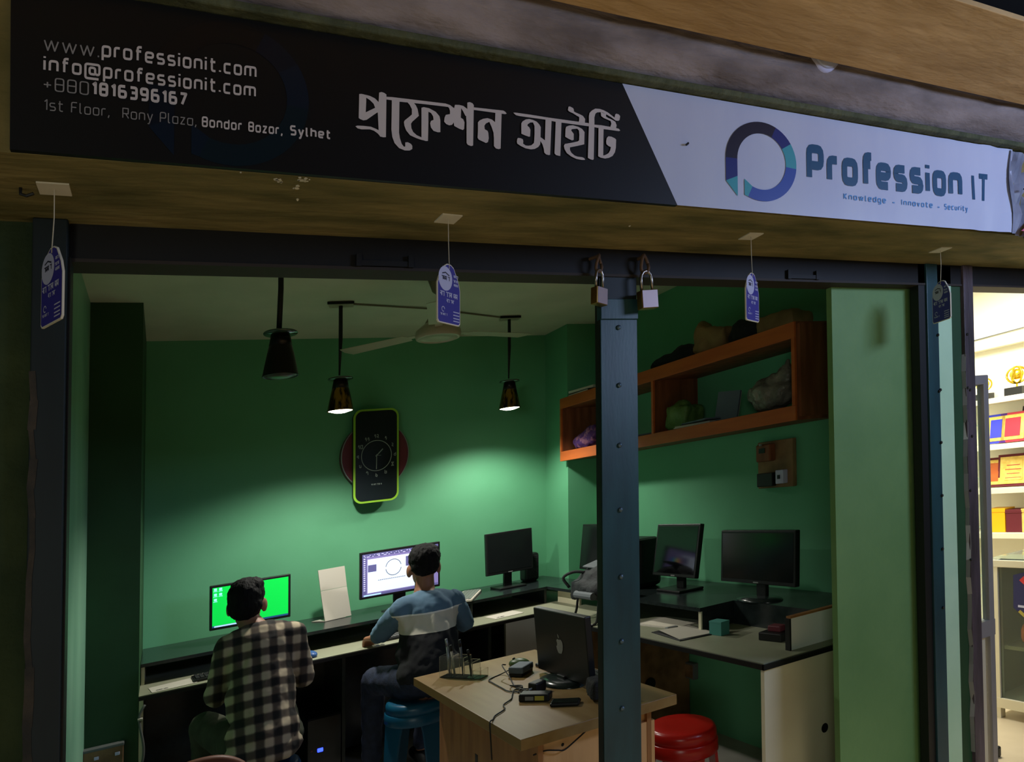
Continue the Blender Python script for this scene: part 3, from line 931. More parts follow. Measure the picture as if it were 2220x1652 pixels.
plaque(2.905, 1.438, .13, .20, 'plaqueblue', 'plaqueblue', 'blue plaque with gold bands, half behind the showcase post')
plaque(2.80, 1.438, .17, .20, 'plaquered', 'plaquered', 'red plaque with a gold border next to the blue one')
plaque(2.68, 1.438, .17, .235, 'black', 'goldprint', 'black edged gold certificate plaque at the picture edge', .3, lines=4)
plaque(2.93, 1.143, .12, .20, 'plaquemaroon', 'orange', 'maroon plaque with a brown plate behind the showcase post')
plaque(2.80, 1.143, .20, .215, 'plaquemaroon', 'goldprint', 'maroon plaque with a large parchment style gold plate', .1, lines=4)
plaque(2.63, 1.143, .17, .20, 'plaquemaroon', 'cardlight', 'maroon plaque with a silver plate at the picture edge', .1, border='silver')
for y, wd, h, m, lab in ((2.90, .11, .16, 'plaqueyellow', 'yellow box on the lowest shelf beside the showcase post'), (2.79, .10, .15, 'plaquemaroon', 'maroon velvet box between the yellow boxes'),
                         (2.725, .035, .155, 'goldprint', 'thin gold box leaning beside the maroon velvet box'), (2.66, .08, .15, 'plaqueyellow', 'yellow box on the lowest shelf at the picture edge')):
    t = thing('gift_box', lab, 'box', (5.10, y, .843), 0, 'boxes on the lowest shelf next door')
    obj('box_body', B(-.05, -wd / 2, 0, .06, wd / 2, h * .86, .003), m, t)
    obj('box_lid', B(-.053, -wd / 2 - .003, h * .84, .063, wd / 2 + .003, h, .003), m, t)

# white glass counter with an emblem
t = thing('display_counter', 'white framed glass display counter in the bright shop', 'counter', (4.0, 1.9, 0))
for x, y in ((0, .40), (0, -.45), (.55, .40), (.55, -.45)):
    obj('counter_leg', B(x, y, 0, x + .04, y + .04, .84), 'whiteframe', t)
obj('top_frame', B(-.005, -.46, .80, .60, .45, .838, .003), 'whiteframe', t)
obj('glass_top', B(0, -.45, .8385, .595, .44, .846), 'glass', t)
obj('bottom_rail', B(-.004, -.45, .055, .58, .44, .105), 'whiteframe', t)
obj('glass_front', B(.012, -.41, .105, .018, .40, .80), 'glass', t)
obj('counter_back', B(.55, -.45, .1, .57, .44, .80), 'greystone', t)
obj('counter_tray', B(.03, -.40, .36, .55, .39, .38), 'greystone', t)
obj('side_panel', B(.0, .435, .10, .56, .445, .80), 'greystone', t)
em = obj('emblem', prism(nb(), [(.0105, y, z) for y, z in ((.325, .76), (.28, .775), (.12, .775), (.10, .56), (.20, .50), (.27, .535), (.328, .59))], (-.003, 0, 0)), 'emblemnavy', t)
bm = nb()
cc = [(.17 + .115 * math.cos(a), .70 + .062 * math.sin(a)) for a in [math.pi * (.1 + 1.25 * i / 12) for i in range(13)]]
for q in stroke2d([Vector(p) for p in cc], .045):
    flat(bm, [(.0068, v.x, v.y) for v in q])
obj('emblem_swoosh', bm, 'emblemred', em)
bm = nb()
cc = [(.305, .60), (.27, .598), (.25, .58), (.21, .555), (.15, .548)]
for q in stroke2d([Vector(p) for p in cc], .012):
    flat(bm, [(.0068, v.x, v.y) for v in q])
obj('emblem_stripe', bm, 'cardlight', em)
bm = nb()
for q in stroke2d([Vector(p) for p in [(.3, .575), (.26, .538), (.21, .52)]], .016):
    flat(bm, [(.0066, v.x, v.y) for v in q])
obj('emblem_leaf', bm, 'posterolive', em)
bm = nb()
box(bm, 4.06, 1.84, .38, 4.4, 2.24, .50, .04)
for k in range(5):
    ball(bm, (4.12 + .06 * k, 1.92 + .06 * k, .48), (.09, .08, .05 + .01 * k), u=10, v=7)
tag(obj('orange_bundle', bm, 'orangecloth', smooth=True), 'orange cloth bundle inside the glass counter', 'cloth')

# tall showcase at the party wall
t = thing('glass_showcase', 'tall aluminium and glass showcase behind the pillar', 'showcase', (3.02, 1.98, 0))
for x, y in ((0, -.045), (.285, -.045), (0, .5), (.285, .5)):
    obj('showcase_post', B(x, y, 0, x + .034, y + .034, 1.785, .003), 'alu', t)
obj('top_rail', B(0, -.046, 1.745, .32, .534, 1.79, .006), 'alu', t)
obj('middle_rail', B(0, -.046, .62, .32, .0, .69), 'alu', t)
obj('lower_panel', B(.01, -.03, .05, .27, -.02, .62), 'whiteframe', t)
obj('glass_pane', B(.03, -.03, .69, .286, -.026, 1.745), 'glass', t)
obj('back_panel', B(0, .52, .05, .3, .53, 1.745), 'whiteframe', t)
for z in (.88, 1.10, 1.32, 1.56):
    obj('glass_shelf', B(.02, -.01, z, .30, .51, z + .008), 'glass', t)
t = thing('poster', 'gold poster with black heading behind the showcase glass', 'poster', (3.25, 1.965, 1.50))
obj('poster_sheet', B(-.09, 0, -.17, .035, .003, .11), 'posterolive', t)
obj('poster_heading', B(-.09, -.0015, .055, .035, 0, .11), 'black', t)
obj('poster_lettering', text(nb(), 'NG', -.03, .028, .066, .03, .2, -.0022), 'cardlight', t)
obj('poster_lettering', text(nb(), 'v', -.03, .0, -.135, .03, .3, -.0022), 'black', t)
obj('poster_band', B(-.09, -.0012, -.09, .035, 0, -.075), 'black', t)
for k, (z, m) in enumerate(((.70, 'black'), (.888, 'tanbag'), (1.108, 'tanbag'), (1.568, 'goldprint'))):
    t = thing('showcase_box', ('small black box', 'small tan box', 'pale tan box', 'gold box')[k] + ' in the showcase on shelf level %s' % ('one', 'two', 'three', 'five')[k], 'box', (3.24, 2.06, z), 0, 'boxes in the glass showcase')
    obj('box_body', B(-.09, -.03, 0, .04, .03, .10, .003), m, t)
    obj('box_lid', B(-.092, -.032, .08, .042, .032, .115, .003), m, t)
tag(obj('floor_latch', B(3.50, 2.03, 0, 3.53, 2.06, .05, .008), 'black'), 'black rubber door stop on the pale tiles next door', 'doorstop')
# ================================================================== DESKS
t = thing('back_desk', 'long white topped desk along the back wall', 'desk', (1.0, 4.3, 0))
obj('desk_top', B(-.09, 3.90, ZD - .022, 2.66, 4.68, ZD), 'laminate', t, world=True)
obj('edge_band', B(-.09, 3.894, ZD - .022, 2.10, 3.90, ZD - .004), 'edgeblack', t, world=True)
obj('modesty_panel', B(-.085, 4.45, .05, 2.55, 4.465, ZD - .022), 'shelfblack', t, world=True)
for x in (-.085, .90, 1.78):
    obj('divider', B(x, 3.96, 0, x + .018, 4.45, ZD - .022), 'shelfblack', t, world=True)
obj('end_panel', B(-.088, 3.9, 0, -.07, 4.4, ZD - .022), 'beigepanel', t, world=True)
t = thing('right_desk', 'white topped desk along the right wall, ending beside the olive pier', 'desk', (2.4, 3.0, 0))
obj('desk_top', B(2.068, 2.046, ZD - .022, 2.84, 3.40, ZD), 'laminate', t, world=True)
obj('corner_top', B(2.115, 3.40, ZD - .022, 2.84, 3.90, ZD), 'laminate', t, world=True)
obj('edge_band', B(2.060, 2.040, ZD - .024, 2.068, 3.40, ZD - .004), 'edgeblack', t, world=True)
obj('edge_band', B(2.108, 3.40, ZD - .024, 2.115, 3.90, ZD - .004), 'edgeblack', t, world=True)
obj('edge_band', B(2.060, 2.036, ZD - .024, 2.84, 2.046, ZD - .004), 'edgeblack', t, world=True)
ep = obj('end_panel', B(2.070, 2.046, 0, 2.835, 2.064, ZD - .022), 'beigepanel', t, world=True)
cp = obj('cable_hole', lathe(nb(), [(.019, .0), (.0001, -.0006)], (2.389, 2.0455, .42), 18, axis='y'), 'black', ep)
obj('inner_panel', B(2.12, 3.40, 0, 2.84, 3.418, ZD - .022), 'meter', t, world=True)
obj('desk_screen', B(2.27, 2.10, ZD, 2.80, 2.118, ZD + .128), 'boardwhite', t, world=True)['label'] = 'low white board at the end of the desk'
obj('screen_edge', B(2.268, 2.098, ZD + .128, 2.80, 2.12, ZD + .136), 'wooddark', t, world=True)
obj('screen_end', B(2.262, 2.097, ZD, 2.270, 2.121, ZD + .128), 'edgeblack', t, world=True)

t = thing('back_monitor_shelf', 'black raised monitor shelf along the back wall', 'shelf', (1.0, 4.4, ZD))
obj('shelf_board', B(-.088, 4.148, ZS - .018, 2.55, 4.685, ZS), 'shelfblack', t, world=True)
for x in (-.086, .52, 1.24, 1.75, 2.28):
    obj('shelf_support', B(x, 4.17, ZD, x + .016, 4.66, ZS - .018), 'beigepanel' if x < 0 else 'shelfblack', t, world=True)
t = thing('right_monitor_shelf', 'black raised monitor shelf along the right wall', 'shelf', (2.5, 3.4, ZD))
obj('shelf_board', B(2.29, 2.66, ZS - .018, 2.84, 4.145, ZS), 'shelfblack', t, world=True)
obj('shelf_board', B(2.50, 2.125, ZS - .018, 2.84, 2.66, ZS), 'shelfblack', t, world=True)
obj('corner_riser', B(2.36, 3.86, ZD, 2.375, 4.13, ZS - .018), 'beigepanel', t, world=True)
sp = obj('shelf_support', B(2.312, 2.67, ZD, 2.83, 2.686, ZS - .018), 'shelfblack', t, world=True)
obj('support_edge', B(2.304, 2.669, ZD, 2.312, 2.687, ZS - .018), 'beigepanel', sp)
obj('shelf_front', B(2.50, 2.125, ZD, 2.515, 2.66, ZS - .018), 'shelfblack', t, world=True)

# ================================================================== ORANGE WALL SHELF
X0 = 2.52
t = thing('wall_shelf_unit', 'orange edged open shelf unit high on the right wall', 'shelf', (2.68, 3.3, 1.9))
for nm, z0, z1 in (('top_board', 2.057, 2.130), ('bottom_board', 1.685, 1.753)):
    b = obj(nm, B(X0 + .012, 2.283, z0, XW, 4.365, z1), 'orangedark', t, world=True)
    obj('front_edge', B(X0 - .02, 2.283, z0, X0 - .008, 4.365, z1, .002), 'orange', b).location = (.02, 0, 0)
for nm, y in (('side_panel', 2.283), ('side_panel', 4.347), ('divider', 3.30)):
    b = obj(nm, B(X0 + .012, y, 1.753, XW, y + .018, 2.057), 'orangedark', t, world=True)
    obj('front_edge', B(X0, y, 1.753, X0 + .012, y + .018, 2.057), 'orange', b)
obj('end_panel', B(X0 + .02, 2.268, 1.70, XW, 2.283, 2.12), 'orangedark', t, world=True)


def lump(name, parts, m, label, cat, voxel=.012, disp=.02, dscale=.06, group=None):
    o = blob(name, parts, m, voxel=voxel, disp=disp, dscale=dscale)
    tag(o, label, cat, group)
    return o


def blob(name, parts, m, parent=None, voxel=.01, disp=0.0, dscale=.08, smooth=6):
    bm = nb()
    for p in parts:
        if p[0] == 'cap':
            _, a, b, r0, r1 = p
            ball(bm, a, r0, u=12, v=8)
            ball(bm, b, r1, u=12, v=8)
            if (Vector(a) - Vector(b)).length > 1e-4:
                cone(bm, a, b, r0, r1, 14)
        elif p[0] == 'ball':
            ball(bm, p[1], p[2], p[3] if len(p) > 3 else None, u=18, v=12)
        elif p[0] == 'box':
            obox(bm, p[1], p[2], Euler(p[3]) if len(p) > 3 else None)
    o = obj(name, bm, m, parent)
    md = o.modifiers.new('skin', 'REMESH')
    md.mode = 'VOXEL'
    md.voxel_size = voxel
    md.use_smooth_shade = True
    if smooth:
        s = o.modifiers.new('soft', 'SMOOTH')
        s.factor = .5
        s.iterations = smooth
    if disp:
        tx = bpy.data.textures.new(name + '_folds', 'CLOUDS')
        tx.noise_scale = dscale
        tx.noise_depth = 3
        d = o.modifiers.new('folds', 'DISPLACE')
        d.texture = tx
        d.strength = disp
        d.texture_coords = 'LOCAL'
    return o


zt, zb = 2.131, 1.754
lump('paper_bag', [('box', (2.66, 2.95, zt + .07), (.12, .20, .14), (.2, .1, .2)), ('ball', (2.65, 3.02, zt + .13), (.05, .05, .07))], 'tanbag', 'crumpled tan paper bag lying on top of the orange shelf', 'bag', disp=.035)
lump('dark_bundle', [('ball', (2.68, 3.30, zt + .035), (.10, .20, .05)), ('ball', (2.68, 3.2, zt + .06), (.07, .10, .05))], 'darkcloth', 'dark cloth bundle on top of the orange shelf, left of the tan bag', 'cloth')
lump('grey_bundle', [('ball', (2.70, 2.72, zt + .05), (.10, .13, .07)), ('ball', (2.69, 2.78, zt + .09), (.05, .05, .05))], 'darkcloth', 'grey bundle on top of the orange shelf, right of the tan bag', 'cloth')
lump('brown_parcel', [('box', (2.70, 2.50, zt + .045), (.18, .20, .09), (0, .1, .15))], 'tanbag', 'brown wrapped parcel on top of the orange shelf at its right end', 'parcel')
lump('green_bag', [('box', (2.66, 3.20, zb + .07), (.16, .15, .13), (.1, 0, .2)), ('ball', (2.64, 3.2, zb + .12), (.05, .06, .05))], 'greenbag', 'green plastic bag in the right bay of the orange shelf', 'bag', disp=.03)
lump('clear_bag', [('ball', (2.66, 2.54, zb + .09), (.10, .14, .085)), ('ball', (2.66, 2.46, zb + .16), (.04, .05, .06)), ('cap', (2.66, 2.45, zb + .17), (2.65, 2.44, zb + .24), .02, .008)], 'clearbag', 'cloudy knotted plastic bag at the right end of the orange shelf', 'bag', disp=.04, dscale=.05)
lump('purple_scarf', [('ball', (2.62, 4.18, zb + .05), (.07, .13, .06)), ('ball', (2.62, 4.10, zb + .09), (.05, .08, .06))], 'purple', 'purple and pink patterned cloth in the left bay of the orange shelf', 'cloth', disp=.03, dscale=.03)
t = thing('folder', 'blue grey folder leaning upright inside the orange shelf', 'folder', (2.64, 2.83, zb), R(15))
obj('folder_cover', obox(nb(), (0, 0, .078), (.012, .13, .15), Euler((.1, .12, 0))), 'bluegrey', t)
obj('folder_pages', obox(nb(), (.011, 0, .076), (.010, .122, .142), Euler((.1, .12, 0))), 'paper', t)
for k, (y, z, a, m, lab) in enumerate(((3.02, zb, .2, 'paper', 'flat white paper stack inside the orange shelf beside the green bag'),
                                       (2.98, zb + .014, -.15, 'darkcloth', 'dark flat file on the white paper stack in the orange shelf'),
                                       (3.48, zb, .3, 'darkcloth', 'dark flat file in the orange shelf, just right of the blue post'))):
    t = thing('paper_file', lab, 'file', (2.63, y, z), a, 'flat files in the orange shelf')
    obj('file_cover', B(-.09, -.12, 0, .09, .12, .004), m, t)
    obj('file_pages', B(-.086, -.116, .004, .086, .114, .012), 'paper' if m == 'paper' else 'bluegrey', t)
t = thing('leaning_card', 'pale card leaning on the shelf divider of the orange shelf', 'card', (2.60, 3.36, zb), 0)
obj('card_sheet', prism(nb(), [(0, -.03, 0), (.02, .10, 0), (.05, -.03, .10)], (.003, 0, 0)), 'paper', t)
for k, (y, m, hh, lab) in enumerate(((4.20, 'darkcloth', .02, 'dark book flat on the left end of the orange shelf top'), (4.18, 'paper', .018, 'white book on the dark book on the orange shelf top'))):
    t = thing('book', lab, 'book', (2.66, y, zt + .022 * k), .15 * k, 'books on the orange shelf top')
    obj('book_cover', B(-.09, -.13, 0, .09, .13, hh), m, t)
    obj('book_pages', B(-.092, -.126, .003, .086, .126, hh - .003), 'card', t)

# ================================================================== WALL PIECES
t = thing('meter_board', 'old brown electricity meter board on the right wall under the orange shelf', 'board', (XW, 2.69, 1.50))
obj('board_plate', B(-.03, -.115, -.125, 0, .115, .118, .004), 'meter', t)
obj('meter_case', B(-.075, -.01, .015, -.03, .085, .105, .008), 'orangedark', t)
obj('meter_window', B(-.078, .02, .06, -.0745, .06, .085), 'black', t)
obj('fuse_box', B(-.06, -.01, -.115, -.03, .095, -.045, .004), 'edgeblack', t)
obj('breaker', B(-.065, -.085, -.105, -.03, -.035, -.035, .004), 'cardlight', t)
obj('breaker_switch', B(-.072, -.066, -.08, -.064, -.054, -.06), 'black', t)
obj('meter_seal', lathe(nb(), [(.008, 0), (.008, .01), (.0001, .012)], (-.08, .045, .098), 8), 'silver', t)

t = thing('phone_clock', 'phone-shaped black wall clock with a lime rim on a maroon disc', 'clock', (1.262, YB, 1.862))
t.scale = (1, 1.35, 1)


def rrect(w, h, r, n=6):
    out = []
    for cx, cz, a0 in ((w / 2 - r, h / 2 - r, 0), (-w / 2 + r, h / 2 - r, 90), (-w / 2 + r, -h / 2 + r, 180), (w / 2 - r, -h / 2 + r, 270)):
        for i in range(n + 1):
            a = R(a0 + 90 * i / n)
            out.append((cx + r * math.cos(a), cz + r * math.sin(a)))
    return out


obj('back_disc', lathe(nb(), [(.228, -.0), (.228, -.035), (.222, -.04), (.0001, -.041)], (.008, 0, .005), 48, axis='y'), 'maroon', t)
obj('disc_rim', lathe(nb(), [(.2285, -.034), (.2285, -.0425), (.223, -.0425), (.223, -.036)], (.008, 0, .005), 48, axis='y'), 'silver', t)
obj('phone_back', prism(nb(), [(x, -.072, z) for x, z in rrect(.296, .61, .052)], (0, .032, 0)), 'black', t)
obj('phone_rim', prism(nb(), [(x, -.078, z) for x, z in rrect(.302, .616, .055)], (0, .008, 0)), 'clockrim', t)
fc = obj('phone_screen', prism(nb(), [(x, -.0795, z) for x, z in rrect(.276, .59, .045)], (0, .003, 0)), 'clockface', t)
bm = nb()
put = lambda a, b: (a, -.0802, b)
cz = -.002
circ = [Vector((.100 * math.cos(a), cz + .100 * math.sin(a))) for a in [2 * math.pi * i / 40 for i in range(40)]]
for q in stroke2d(circ, .004, True):
    flat(bm, [put(v.x, v.y) for v in q])
obj('dial_ring', bm, 'clockmark', fc)
DG = {1: [[(.35, .0), (.5, .5), (.1, .6), (.2, 1), (.5, .8)]], 2: [[(0, 1), (.4, .9), (.4, .4), (.1, .4), (.2, .1), (.6, 0)]], 3: [[(.1, .8), (0, .2), (.4, 0), (.6, .5), (.3, .6), (.6, 1)]],
      4: ['c', [(.3, .5), (0, 0), (.6, 0)], 'c', [(.3, .5), (0, 1), (.6, 1)]], 5: [[(0, 1), (0, 0), (.5, 0), (.5, .6), (.2, .5)]], 6: [[(.1, 1), (0, .2), (.4, 0), (.5, .5), (.2, .6)]],
      7: [[(.5, 0), (.5, .8), (.2, 1), (0, .7), (.3, .6)]], 8: [[(0, 1), (.1, .2), (.5, .2), (.5, .9)]], 9: [[(.5, 0), (.5, .9), (.1, .8), (.1, .4), (.4, .4)]], 0: ['c', [(0, 0), (.55, 0), (.55, 1), (0, 1)]]}
for hnum in range(1, 13):
    a = math.pi / 2 - hnum * math.pi / 6
    cx, cy = .124 * math.cos(a), cz + .128 * math.sin(a)
    ds = [int(c) for c in str(hnum)]
    s = .022
    bm = nb()
    for k, dgt in enumerate(ds):
        ox = cx + (k - (len(ds) - 1) / 2) * s * .8 - s * .28
        closed = False
        for pl in DG[dgt]:
            if pl == 'c':
                closed = True
                continue
            for q in stroke2d([Vector((ox + x * s, cy - s / 2 + z * s)) for x, z in pl], .0036, closed):
                flat(bm, [put(v.x, v.y) for v in q])
            closed = False
    obj('numeral', bm, 'clockmark', fc)
for nm, ln, an, wd in (('hour_hand', .058, 45, .006), ('minute_hand', .090, 181, .005), ('second_hand', .03, 92, .002)):
    a = math.pi / 2 - R(an)
    bm = nb()
    for q in stroke2d([Vector((-.008 * math.cos(a), cz - .008 * math.sin(a))), Vector((ln * math.cos(a), cz + ln * math.sin(a)))], wd):
        prism(bm, [(v.x, -.083, v.y) for v in q], (0, .0015, 0))
    obj(nm, bm, 'clockmark', fc)
bm = nb()
scribble(bm, -.036, .034, -.196, .009, put, random.Random(3), .25)
obj('brand_print', bm, 'clockmark', fc)

t = thing('switch_box', 'grey switch box low on the dark green column at the left', 'socket', (-.24, 3.9, .47))
obj('box_body', B(-.075, -.04, -.09, .09, 0, .078, .004), 'meter', t)
obj('box_lid', B(-.078, -.045, .07, .093, 0, .084, .003), 'greyplastic', t)
for x in (-.03, .055):
    obj('switch', B(x, -.046, .03, x + .02, -.04, .045, .002), 'cardlight', t)
tag(obj('white_cable', tube(nb(), [(-.062, 3.895, .70), (-.085, 3.89, .655), (-.082, 3.888, .60), (-.066, 3.886, .50), (-.075, 3.885, .42), (-.12, 3.88, .38), (-.17, 3.87, .36)], .006, 8, smooth=5), 'greyplastic', smooth=True),
    'pale cable looping from the desk end down to the switch box', 'cable')
tag(obj('cable_clip', B(-.093, 3.878, .632, -.071, 3.898, .642, .002), 'paper'), 'white clip holding the pale cable below the desk end', 'clip')
t = thing('wall_socket', 'grey socket box on the wall under the right desk', 'socket', (XW, 3.39, .32))
obj('socket_body', B(-.035, -.065, -.045, 0, .065, .05, .004), 'greyplastic', t)
obj('socket_face', B(-.038, -.055, -.035, -.034, .055, .04, .002), 'meter', t)
tag(obj('cable_grommet', lathe(nb(), [(.035, 0), (.035, -.008), (.028, -.01), (.0001, -.006)], (2.55, 3.399, .30), 20, axis='y'), 'black', smooth=True), 'round black cable grommet in the dark panel under the right desk', 'grommet')

# ================================================================== PENDANT LAMPS
def pendant(loc, label, lit, drop, plate=True, cord_r=.0045, m='shadegold'):
    t = thing('pendant_lamp', label, 'lamp', loc, 0, 'cone pendant lamps')
    if plate:
        obj('ceiling_plate', prism(nb(), [(-.075, -.03, -.002), (.06, -.045, -.002), (.075, .02, -.002), (-.05, .045, -.002)], (0, 0, -.016)), 'fan', t)
        obj('plate_edge', prism(nb(), [(-.079, -.032, -.004), (.062, -.049, -.004), (.062, -.045, -.004), (-.075, -.029, -.004)], (0, 0, -.014)), 'shade', t)
    obj('cord', tube(nb(), [(0, 0, 0), (0, 0, -.2), (-.006, 0, -drop + .02)], [.011, .011, cord_r], 8), 'cord', t, smooth=True)
    obj('cap_disc', lathe(nb(), [(.012, .012), (.066, .004), (.068, 0), (.066, -.004), (.01, -.006)], (0, 0, -drop), 24), 'glassdisc', t, smooth=True)
    s = obj('lamp_shade', lathe(nb(), [(.026, 0), (.036, -.012), (.054, -.09), (.070, -.172), (.0715, -.178), (.068, -.178), (.05, -.09), (.03, -.014)], (0, 0, -drop), 28), m, t, smooth=True)
    obj('shade_collar', lathe(nb(), [(.024, .004), (.037, -.002), (.046, -.055), (.030, -.055)], (0, 0, -drop), 24), 'shade', s, smooth=True)
    obj('bulb', lathe(nb(), [(.0001, -.166), (.066, -.168), (.064, -.176), (.03, -.186), (.0001, -.188)], (0, 0, -drop), 24), 'bulb' if lit else 'bulboff', t, smooth=True)
    if lit:
        lamp('pendant_light', 'SPOT', (loc[0], loc[1], loc[2] - drop - .192), lit, (1.0, .97, .88), .05, spread=R(146))


pendant((.868, 3.88, ZC), 'lit pendant lamp left of the phone clock', 95.0, .420)
pendant((2.033, 4.173, ZC), 'lit pendant lamp right of the phone clock, near the corner', 62.0, .428)
pendant((.428, 3.0, ZC), 'unlit dark pendant lamp nearest the opening, at the left', 0, .385, cord_r=.011, m='shade')
tag(obj('lamp_wire', tube(nb(), [(.94, 3.885, ZC - .006), (1.4, 3.96, ZC - .008), (1.97, 4.165, ZC - .006)], .005), 'fandark'), 'thin wire on the ceiling between the two lit pendant lamps', 'wire')

# ================================================================== CEILING FAN
t = thing('ceiling_fan', 'cream ceiling fan half hidden behind the blue tag', 'fan', (1.258, 3.41, ZC))
obj('canopy', lathe(nb(), [(.055, 0), (.05, -.02), (.03, -.075), (.012, -.09)], seg=20), 'fandark', t, smooth=True)
obj('down_rod', cone(nb(), (0, 0, -.08), (0, 0, -.2), .011, .011, 10), 'fandark', t, smooth=True)
obj('rod_cover', lathe(nb(), [(.014, -.16), (.045, -.20), (.066, -.235), (.07, -.25)], seg=20), 'fandark', t, smooth=True)
obj('motor', lathe(nb(), [(.06, -.235), (.085, -.255), (.114, -.278), (.118, -.30), (.112, -.318), (.10, -.322), (.098, -.316), (.05, -.322), (.0001, -.324)], seg=32), 'fan', t, smooth=True)
for k in range(3):
    a = R(251 + 120 * k)
    e = Euler((R(4), 0, a))
    mx = e.to_matrix()
    bm = nb()
    prism(bm, [mx @ Vector(p) + Vector((0, 0, -.285)) for p in ((.10, -.018, 0), (.17, -.02, 0), (.18, -.05, 0), (.56, -.062, 0), (.575, 0, 0), (.56, .062, 0), (.18, .05, 0), (.17, .02, 0), (.10, .018, 0))], (0, 0, .002))
    obj('blade', bm, 'fan', t)

# ================================================================== MONITORS
def monitor(loc, rz, w, h, zc, label, screen='blackgloss', tilt=0.0, base='oval', neck=.05, chin=.018, bez=.014, mark=True, group='computer monitors', flatback=False):
    """root on the surface it stands on; the screen faces local -Y"""
    t = thing('computer_monitor', label, 'monitor', loc, rz, group)
    e = Euler((tilt, 0, 0))
    mx = Matrix.Translation((0, 0, zc)) @ e.to_matrix().to_4x4()

    def put(nm, bm, m, par=t, sm=False):
        bmesh.ops.transform(bm, matrix=mx, verts=bm.verts)
        return obj(nm, bm, m, par, smooth=sm)
    bm = nb()
    box(bm, -w / 2, -.016, -h / 2, w / 2, .012, h / 2, .004)
    put('casing', bm, 'black')
    if not flatback:
        bm = nb()
        box(bm, -w * .36, .012, -h * .36, w * .36, .032, h * .34, .01)
        put('casing_back', bm, 'black')
    sc = put('screen', B(-w / 2 + bez, -.0172, -h / 2 + chin, w / 2 - bez, -.0155, h / 2 - bez), screen)
    if mark:
        put('badge', B(-.016, -.0172, -h / 2 + .004, .016, -.0155, -h / 2 + .010), 'silver')
    bm = nb()
    box(bm, -neck, -.004 if flatback else .012, .01, neck, .012 if flatback else .035, zc - h / 2 + .01 if flatback else zc, .004)
    obj('neck', bm, 'black', t)
    if base == 'oval':
        obj('base', lathe(nb(), [(.0001, .018), (.5, .016), (.97, .007), (1, .0)], seg=28), 'shelfblack', t, smooth=True).scale = (.125, .085, 1)
    else:
        obj('base', B(-.10, -.075, 0, .10, .095, .014, .005), 'black', t)
    return t, sc, mx


def ui(sc, mx, x0, z0, x1, z1, m, nm, d=.0006):
    bm = flat(nb(), [(x0, -.0172 - d, z0), (x1, -.0172 - d, z0), (x1, -.0172 - d, z1), (x0, -.0172 - d, z1)])
    bmesh.ops.transform(bm, matrix=mx, verts=bm.verts)
    return obj(nm, bm, m, sc)


# green desktop
t, sc, mx = monitor((.466, 4.36, ZS), 0, .438, .252, .206, 'monitor with a bright green desktop in front of the plaid shirt', 'screengreen', mark=False, chin=.014)
ui(sc, mx, -.205, -.112, .205, -.102, 'screenbar', 'task_bar')
ui(sc, mx, -.195, -.111, -.03, -.103, 'screenlight', 'search_box', .001)
bm = nb()
for i, (x, z) in enumerate(((-.197, .095), (-.170, .095), (-.197, .066), (-.170, .066), (-.197, .037))):
    for a, b, c, d in ((x, z, x + .015, z + .013), (x - .003, z - .006, x + .018, z - .003)):
        flat(bm, [(a, -.0180, b), (c, -.0180, b), (c, -.0180, d), (a, -.0180, d)])
bmesh.ops.transform(bm, matrix=mx, verts=bm.verts)
obj('desktop_icons', bm, 'screenicon', sc)
# drawing program
t, sc, mx = monitor((1.37, 4.41, ZS), 0, .525, .292, .243, 'monitor showing a drawing program with a ring on a white page', 'uipanel', mark=False, chin=.014, neck=.04)
ui(sc, mx, -.249, -.132, .249, -.118, 'uidark', 'task_bar')
ui(sc, mx, -.240, -.130, -.13, -.121, 'screenlight', 'search_box', .001)
ui(sc, mx, -.249, .112, .249, .132, 'uidark', 'menu_bar')
ui(sc, mx, -.249, -.117, -.222, .112, 'uidark', 'tool_strip')
ui(sc, mx, -.216, -.112, .100, .098, 'uicanvas', 'page')
ui(sc, mx, -.214, .018, -.160, .062, 'uidark', 'tool_panel', .001)
ui(sc, mx, .030, .022, .106, .084, 'uidark', 'tool_panel', .001)
for k, c in enumerate('rygcb'):
    ui(sc, mx, .116 + .018 * k, .018, .134 + .018 * k, .066, 'ui' + c, 'colour_field', .001)
bm = nb()
for a0, a1 in ((R(12), R(172)), (R(188), R(352))):
    for q in stroke2d([Vector((-.05 + .050 * math.cos(a0 + (a1 - a0) * i / 18), .028 + .050 * math.sin(a0 + (a1 - a0) * i / 18))) for i in range(19)], .0045):
        flat(bm, [(v.x, -.0184, v.y) for v in q])
for x in [-.15 + .012 * i for i in range(15)]:
    flat(bm, [(x, -.0184, -.042), (x + .009, -.0184, -.042), (x + .009, -.0184, -.038), (x, -.0184, -.038)])
bmesh.ops.transform(bm, matrix=mx, verts=bm.verts)
obj('drawing', bm, 'uiink', sc)
bm = nb()
rnd = random.Random(8)
for z, x0, x1 in ((.123, -.24, .24), (.115, -.235, .24), (-.125, .10, .24)):
    x = x0
    while x < x1:
        d = rnd.uniform(.004, .02)
        flat(bm, [(x, -.0184, z - .002), (x + d, -.0184, z - .002), (x + d, -.0184, z + .002), (x, -.0184, z + .002)])
        x += d + rnd.uniform(.005, .03)
for k in range(16):
    z = .10 - k * .013
    flat(bm, [(-.241, -.0184, z), (-.230, -.0184, z), (-.230, -.0184, z + .006), (-.241, -.0184, z + .006)])
for z in (.09, .0, -.02, -.045, -.06):
    flat(bm, [(.12, -.0184, z), (.12 + rnd.uniform(.02, .06), -.0184, z), (.15, -.0184, z + .005), (.12, -.0184, z + .005)])
bmesh.ops.transform(bm, matrix=mx, verts=bm.verts)
obj('tool_marks', bm, 'uiline', sc)
